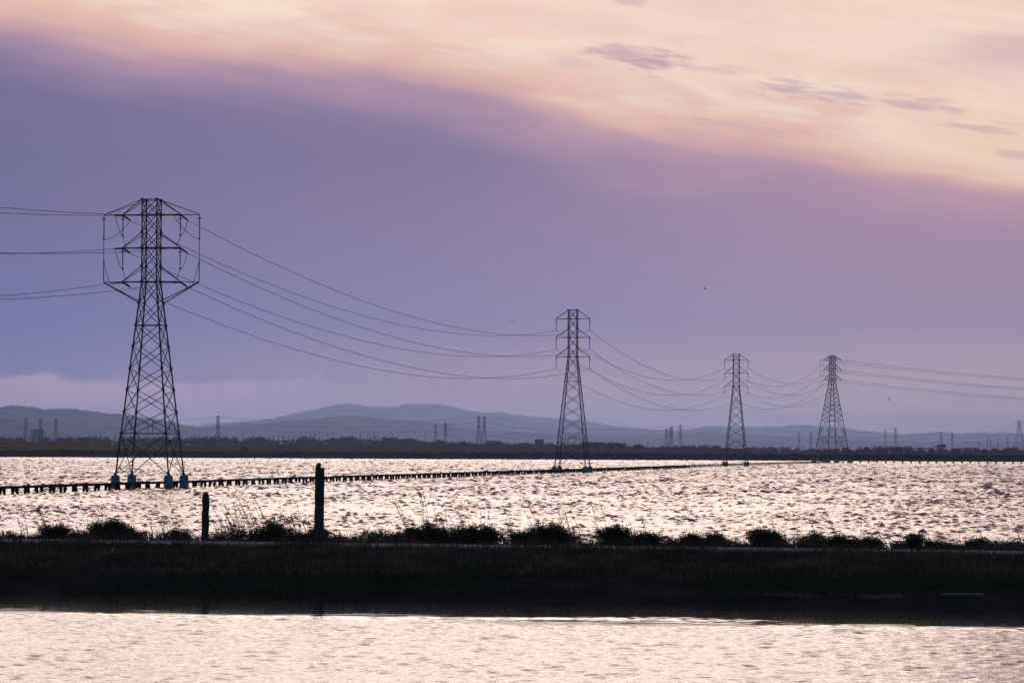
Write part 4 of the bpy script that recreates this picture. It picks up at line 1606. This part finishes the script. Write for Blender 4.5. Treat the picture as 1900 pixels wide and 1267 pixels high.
def shrub(px, pytop, D, wpx, label, leaf='leaf', dens=1.0, kind='shrub', seed=0):
    g = np.random.default_rng(seed + 500)
    u, w_ = berm_uw(px, D)
    b = berm_pt(u, w_, -0.05)
    ztop = at(px, pytop, b.y).z
    h = max(0.25, ztop - b.z)
    w = wpx * 1.12 / F * b.y
    root = empty('shrub', b, -BW)
    tag(root, label, 'shrub', 'shrubs along the levee road')
    nl = max(3, int(w / 0.28))
    lobes = []
    skew = g.uniform(-.4, .4)
    for i in range(nl):
        t = (i + .5) / nl * 2 - 1
        hh = h * 1.2 * (1 - 0.45 * abs(t - skew) ** 1.8) * g.uniform(0.80, 1.05)
        lobes.append((t * w * 0.43, g.uniform(-.22, .22), hh, w / nl * g.uniform(.55, .95) + 0.13))
    lobes[int(g.integers(nl))] = (*lobes[nl // 2][:2], h, lobes[nl // 2][3])
    st = MB()
    Ps, Ds, Ls = [], [], []
    for (lx, ly, hh, rr) in lobes:
        for s_ in range(int(13 * dens) + 3):
            ax_, ay_ = g.normal(0, rr * .75), g.normal(0, rr * .55)
            top = Vector((lx + ax_, ly + ay_, hh * g.uniform(.72, 1.0) * (1 - 0.35 * min(1, (ax_ / (rr * 1.6)) ** 2))))
            foot = Vector((lx * .7 + ax_ * .25, ly * .7, 0))
            mid = foot.lerp(top, .5) + Vector((ax_ * .12, ay_ * .12, 0.03))
            st.tube([foot, mid, top], [0.012, .008, .004], 3)
            # leafy sprigs from the stem
            nlv = int(84 * dens * (0.5 + hh))
            t = g.uniform(0.12, 1.0, nlv) ** 0.8
            base = np.array(foot)[None] * ((1 - t) ** 2)[:, None] + 2 * ((1 - t) * t)[:, None] * np.array(mid)[None] + (t ** 2)[:, None] * np.array(top)[None]
            off = g.normal(0, 1, (nlv, 3)) * np.array([.075, .075, .055])
            base = base + off
            base[:, 2] = np.maximum(base[:, 2], 0.0)
            d = g.normal(0, .6, (nlv, 3)) + np.array([0, 0, .25])
            d += off * 4
            d /= np.linalg.norm(d, axis=1, keepdims=True)
            Ps.append(base), Ds.append(d), Ls.append(g.uniform(.035, .08, nlv))
    for s_ in range(int(2 + 2 * dens)):          # open sprigs that stick out of the crown
        x0, y0 = g.uniform(-.5, .5) * w, g.uniform(-.2, .2)
        top = Vector((x0 * 1.15 + g.normal(-.06, .08), y0, h * g.uniform(.85, 1.28) * (1 - .35 * abs(2 * x0 / w))))
        foot = Vector((x0 * .7, y0, h * .3))
        st.tube([foot, foot.lerp(top, .5), top], [0.008, .006, .003], 3)
        nlv = 34
        t = g.uniform(.25, 1, nlv)
        Ps.append(np.array(foot)[None] * (1 - t)[:, None] + np.array(top)[None] * t[:, None] + g.normal(0, .018, (nlv, 3)))
        d = g.normal(0, .7, (nlv, 3)) + np.array([0, 0, .5])
        Ds.append(d / np.linalg.norm(d, axis=1, keepdims=True)), Ls.append(g.uniform(.03, .07, nlv))
    P, Dv, L = np.concatenate(Ps), np.concatenate(Ds), np.concatenate(Ls)
    me = leaves_mesh('foliage', P, Dv, L, L * 0.58)
    link('foliage', me, M[leaf], root)
    st.build('stem', M['twig'], root)
    return root


def dleft(px):      # distance of the shoulder behind the road under column px
    x = (px - 950) / F
    # a spot 3.6 m behind the crest line
    return None


def shoulder(px, w):
    """distance at which column px meets the line w metres across the levee"""
    k_ = (px - 950) / F
    # point = BC + u*BU + w*BN with x = k*y
    # BC.x + u*bu.x + w*bn.x = k*(BC.y + u*bu.y + w*bn.y)
    u_ = (k_ * (BC.y + w * BN.y) - BC.x - w * BN.x) / (BU.x - k_ * BU.y)
    return BC.y + u_ * BU.y + w * BN.y


shrubs = [
    (28, 990, 40, 'leaf', .5, 'sparse low shrub at the very edge of the picture, before the water'),
    (98, 974, 68, 'leaf', 1., 'rounded shrub with a flat top, first thick one along the road'),
    (150, 988, 40, 'leaf', .6, 'thin straggly shrub between two rounded thick ones'),
    (214, 965, 84, 'leaf', 1.2, 'biggest rounded dark shrub below the big pylon'),
    (256, 987, 30, 'leaf', .7, 'small sloping shrub tucked against the biggest rounded one'),
    (330, 984, 42, 'leaf', 1., 'small tufted shrub beside the short leaning post'),
    (408, 984, 48, 'leaf', .6, 'low weedy shrub at the foot of the short leaning post'),
    (445, 979, 34, 'leaf', .6, 'wispy shrub under the fan of dry stalks'),
    (496, 968, 74, 'leaf', 1.1, 'thick dark shrub under the fan of dry stalks, midway between the posts'),
    (546, 986, 48, 'leaf', .9, 'low shrub just before the tall post'),
    (588, 982, 52, 'leaf', 1., 'shrub hiding the foot of the tall post'),
    (626, 995, 42, 'leaf', .7, 'low spreading shrub just past the tall post'),
    (716, 984, 72, 'leaf', .8, 'loose twiggy shrub before the long dark hedge of shrubs begins'),
    (768, 976, 52, 'leaf', 1.1, 'dark shrub at the start of the long hedge-like run'),
    (806, 973, 66, 'leaf', 1.2, 'tall dark shrub in the long hedge-like run under bent dry stalks'),
    (868, 976, 84, 'leaf', 1.1, 'wide even-topped shrub in the long hedge-like run'),
    (912, 978, 44, 'leaf', 1.1, 'shrub with a soft peak in the long hedge-like run'),
    (962, 986, 66, 'leaf', 1., 'lower shrub in the long hedge-like run with twigs on top'),
    (1028, 972, 76, 'leaf', 1.2, 'bulky two-peaked shrub that ends the long hedge-like run'),
    (1146, 980, 76, 'leaf', 1.2, 'thick rounded shrub after the gap, with tall stalks over it'),
    (1212, 992, 84, 'leaf', 1., 'long low shrub joined to the thick rounded one'),
    (1280, 995, 46, 'leaf', .8, 'ragged low shrub with light coming through its base'),
    (1322, 992, 66, 'leaf', 1., 'rounded low shrub at the end of the middle run'),
    (1376, 1013, 60, 'leaf', .5, 'thin fringe of weeds between two shrub groups'),
    (1430, 987, 66, 'leaf', 1.2, 'dense rounded shrub standing alone below the end pylon'),
    (1507, 994, 46, 'leaf', 1., 'small dense shrub with a flat crown beside bending stalks'),
    (1563, 999, 58, 'leaf', 1., 'low dome of shrub just after the bending stalks'),
    (1612, 998, 54, 'leaf', 1., 'low shrub with a dark peaked middle'),
    (1690, 996, 46, 'leaf', 1.1, 'compact squarish shrub set apart near the edge'),
    (1748, 1008, 60, 'leaf', .9, 'low spiky shrub next to the compact squarish one'),
    (1810, 1003, 58, 'leaf', 1., 'low rounded shrub under the last leaning stalk'),
    (1872, 1010, 62, 'leaf', .9, 'low broad shrub at the far corner of the levee'),
]
g = np.random.default_rng(90)
for i, (px_, t, wpx, lf, dn, lab) in enumerate(shrubs):
    if px_ > 1100:
        t, wpx = t - 4, wpx * 1.15
    shrub(px_, t, shoulder(px_, 3.7 + g.uniform(-.3, .5)), wpx, lab, lf, dn, seed=i)
for i, (px_, t, wpx, lab) in enumerate([(545, 1018, 90, 'dull olive bush on the near side of the road, below the tall post'), (150, 1022, 70, 'dim brownish bush on the near slope at the shaded end')]):
    shrub(px_, t, shoulder(px_, -3.4 - i), wpx, lab, 'leaf_olive', .6, seed=70 + i)


def weed(px, pytop, D, n, spread_px, lean, label, seed):
    g = np.random.default_rng(seed + 900)
    u, w_ = berm_uw(px, D)
    b = berm_pt(u, w_, -0.03)
    h = at(px, pytop, b.y).z - b.z
    root = empty('weed', b)
    tag(root, label, 'dry weed', 'dry stalks along the levee')
    heads = MB()
    for i in range(n):
        hh = h * (1.0 if i == 0 else g.uniform(.45, .97))
        x0 = g.uniform(-.5, .5) * spread_px / F * b.y
        y0 = g.uniform(-.4, .4)
        le = lean * hh * g.uniform(.6, 1.3) + g.normal(0, .03)
        pts = []
        for q in range(7):
            t = q / 6
            pts.append(Vector((x0 + le * t ** 1.3 + g.normal(0, .008), y0 + g.normal(0, .01), hh * t)))
        st = MB().tube(pts, [0.0105 - 0.001 * q for q in range(7)], 4)
        for s_ in range(int(g.integers(3, 8))):
            t = g.uniform(.3, .95)
            q = pts[int(t * 6)]
            ln = g.uniform(.06, .22) * (1.15 - t)
            sx = g.choice([-1, 1])
            e = q + Vector((sx * ln * .8, g.normal(0, .05), ln))
            st.bar(q, e, .006, 3)
            heads.bar(e, e + Vector((g.normal(0, .01), 0, .03)), .020, 4, .008)
        st.build('stalk', M['stalk'], root)
        for s_ in range(int(g.integers(5, 12))):
            t = g.uniform(.68, 1.0)
            q = pts[min(6, int(t * 6 + .5))]
            heads.bar(q + Vector((g.normal(0, .018), 0, g.normal(0, .04))), q + Vector((g.normal(0, .03), 0, .045)), .020, 4, .008)
    tag(heads.build('seed_head', M['stalk'], root), kind='stuff')


weeds = [
    (18, 985, 5, 30, -.25, 'few thin dry stalks at the very edge of the picture'),
    (48, 942, 5, 22, -.22, 'thin upright dry stalks before the first rounded shrub'),
    (108, 930, 7, 46, -.35, 'cluster of dry stalks with dark heads over the first rounded shrub'),
    (170, 962, 6, 44, -.6, 'dry stalks bent sideways between the first two thick shrubs'),
    (198, 930, 2, 20, -.1, 'pair of thin stalks rising out of the biggest rounded shrub'),
    (322, 936, 6, 40, -.45, 'slanting thin stalks over the small tufted shrub'),
    (288, 958, 4, 50, -.1, 'short scattered stalks between the biggest shrub and the post'),
    (412, 930, 10, 60, -.35, 'thicket of dry stalks right behind the short leaning post'),
    (476, 906, 24, 70, -.42, 'large fan of long dry stalks leaning over the water'),
    (508, 945, 9, 40, .25, 'dry stalks that bend the other way beside the large fan'),
    (572, 930, 12, 44, -.22, 'dense stand of fine stalks against the tall post'),
    (640, 985, 10, 80, -.1, 'short stubbly stalks just past the tall post'),
    (690, 980, 9, 60, -.15, 'short fringe of stalks before the loose twiggy shrub'),
    (770, 922, 5, 30, -.55, 'two bowed stalks with drooping heads at the start of the shrub run'),
    (799, 905, 4, 18, -.2, 'tallest dark seedy stalks in the shrub run'),
    (825, 932, 3, 26, -.15, 'slim stalks beside the tallest seedy ones'),
    (876, 925, 5, 40, -.5, 'slanting stalks over the wide even-topped shrub'),
    (902, 942, 4, 40, .05, 'branching twiggy stalks near the soft-peaked shrub'),
    (934, 953, 4, 30, .35, 'stalks bending away near the lower twiggy shrub'),
    (1012, 924, 3, 16, -.5, 'single long bowed stalk over the two-peaked shrub'),
    (1062, 942, 9, 50, -.3, 'loose spray of stalks in the gap after the long shrub run'),
    (1122, 917, 3, 16, -.35, 'long leaning stalk over the thick rounded shrub'),
    (1135, 930, 3, 16, -.25, 'shorter leaning stalk with a thick dark head'),
    (1190, 965, 4, 40, -.25, 'fine short stalks over the long low shrub'),
    (1270, 985, 4, 60, 0, 'short straight stalks over the ragged low shrub'),
    (1378, 998, 7, 60, 0, 'weeds in the gap before the lone rounded shrub'),
    (1446, 968, 4, 36, -.3, 'thin stalks over the lone dense rounded shrub'),
    (1540, 945, 7, 50, -.45, 'group of long bending stalks between two low shrubs'),
    (1600, 965, 3, 30, .1, 'straight faint stalk over the peaked low shrub'),
    (1662, 978, 4, 30, -.6, 'bent stalks beside the compact squarish shrub'),
    (1720, 988, 4, 50, -.1, 'short stalks after the compact squarish shrub'),
    (1838, 975, 4, 30, -.5, 'slanting stalks over the last rounded shrub'),
    (1893, 948, 3, 16, -.45, 'long leaning stalk at the corner of the picture'),
]
for i, (px_, t, n_, sp, le, lab) in enumerate(weeds):
    n_ = n_ if px_ < 1100 else max(2, int(n_ * .6))
    weed(px_, t, shoulder(px_, 3.9 + 0.4 * math.sin(i * 2.3)), n_, sp, le, lab, i)

# grass over the levee
def grass(name, n, wlo, whi, hlo, hhi, mat, seed, patch=0.0):
    g = np.random.default_rng(seed)
    u = g.uniform(-34, 34, n)
    w = g.uniform(wlo, whi, n)
    if patch:
        keep = vnoise(u * .5, w * .9, seed + 3) > patch
        u, w = u[keep], w[keep]
        n = len(u)
    z = berm_z(u, w)
    P = np.stack([BC.x + BU.x * u + BN.x * w, BC.y + BU.y * u + BN.y * w, z - 0.02], -1)
    L = g.uniform(hlo, hhi, n) * (0.7 + 0.5 * (vnoise(u * .8, w * .8, seed + 8) > 0))
    d = np.stack([g.normal(-.12, .28, n), g.normal(0, .25, n), np.ones(n)], -1)
    d /= np.linalg.norm(d, axis=1, keepdims=True)
    sd = np.stack([np.cos(a := g.uniform(0, 3.14, n)), np.sin(a), np.zeros(n)], -1)
    W = g.uniform(.012, .03, n)
    mid = P + d * (L * .6)[:, None]
    tip = P + d * L[:, None] + np.stack([g.normal(-.03, .05, n), g.normal(0, .05, n), -L * .08], -1)
    V = np.stack([P - sd * W[:, None], P + sd * W[:, None], mid + sd * (W * .6)[:, None], tip, mid - sd * (W * .6)[:, None]], 1).reshape(-1, 3)
    i5 = np.arange(n)[:, None] * 5
    Fq = np.concatenate([i5 + np.array([[0, 1, 2, 4]]), i5 + np.array([[4, 2, 3, 3]])], 0)
    tri = np.concatenate([i5 + np.array([[0, 1, 2]]), i5 + np.array([[0, 2, 4]]), i5 + np.array([[4, 2, 3]])], 0)
    me = np_mesh(name, V, tri)
    tag(link(name, me, mat), kind='stuff')


grass('dry_grass', 46000, -9.5, -2.0, .10, .34, M['grass_dry'], 201)
grass('shore_grass', 34000, -14.0, -8.0, .10, .42, M['grass_green'], 202, -.25)
grass('verge_grass', 26000, 2.0, 7.5, .12, .48, M['grass_dry'], 203)
grass('road_edge_grass', 5000, -2.4, -1.3, .05, .22, M['grass_dry'], 204, .1)

for (px_, w_, lab) in [(684, -3.6, 'small cluster of yellow wildflowers on the near slope'), (205, -7.5, 'two faint yellow blooms low on the shaded slope')]:
    u, _ = berm_uw(px_, shoulder(px_, w_))
    b = berm_pt(u, w_)
    r = empty('wildflower', b)
    tag(r, lab, 'wildflower', 'yellow wildflowers on the slope')
    gg = np.random.default_rng(int(px_))
    st = MB()
    for i in range(9 if px_ == 684 else 3):
        x, y, h = gg.normal(0, .16), gg.normal(0, .3), gg.uniform(.3, .75)
        st.bar((x * .6, y, 0), (x, y, h), .01, 3)
        f = MB()
        for a in range(6):
            th = a * 1.047
            f.bar((x, y, h), (x + .045 * math.cos(th), y + .02 * math.sin(th), h + .03 + .03 * math.sin(th)), .035, 4, .02)
        f.build('flower_head', M['flower'], r)
    st.build('stem', M['twig'], r)

# ------------------------------------------------------------------ birds, mere specks
for (px_, py_, D, sp, roll_, lab) in [(1309, 536, 500, .6, .3, 'dark bird speck high in the violet sky'), (951, 597, 620, .9, -.2, 'tiny gliding bird above the sagging wires'), (44, 545, 420, .4, .1, 'tiny bird speck just under the lowest wires at the edge'),
                                      (1650, 741, 900, 1.3, .5, 'tiny bird wheeling low past the end pylon'), ]:
    p = at(px_, py_, D)
    r = empty('bird', p, roll_ * 2)
    r.rotation_euler = (0.2, roll_, roll_ * 3)
    tag(r, lab, 'bird')
    MB().lathe([(0.0, -.22), (.06, -.12), (.075, 0), (.05, .14), (.02, .22), (.0, .26)], 8, (0, 0, 0), (0, 1, 0)).build('body', M['bird'], r)
    for sg in (-1, 1):
        w_ = MB()
        w_.v = [Vector(v) for v in ((sg * .04, -.08, .02), (sg * .04, .1, .03), (sg * sp * .5, .12, .16), (sg * sp * .5, -.02, .15), (sg * sp, -.05, .06), (sg * sp * .96, -.09, .05))]
        w_.f = [(0, 1, 2, 3), (3, 2, 4, 5)]
        w_.build('wing', M['bird'], r)
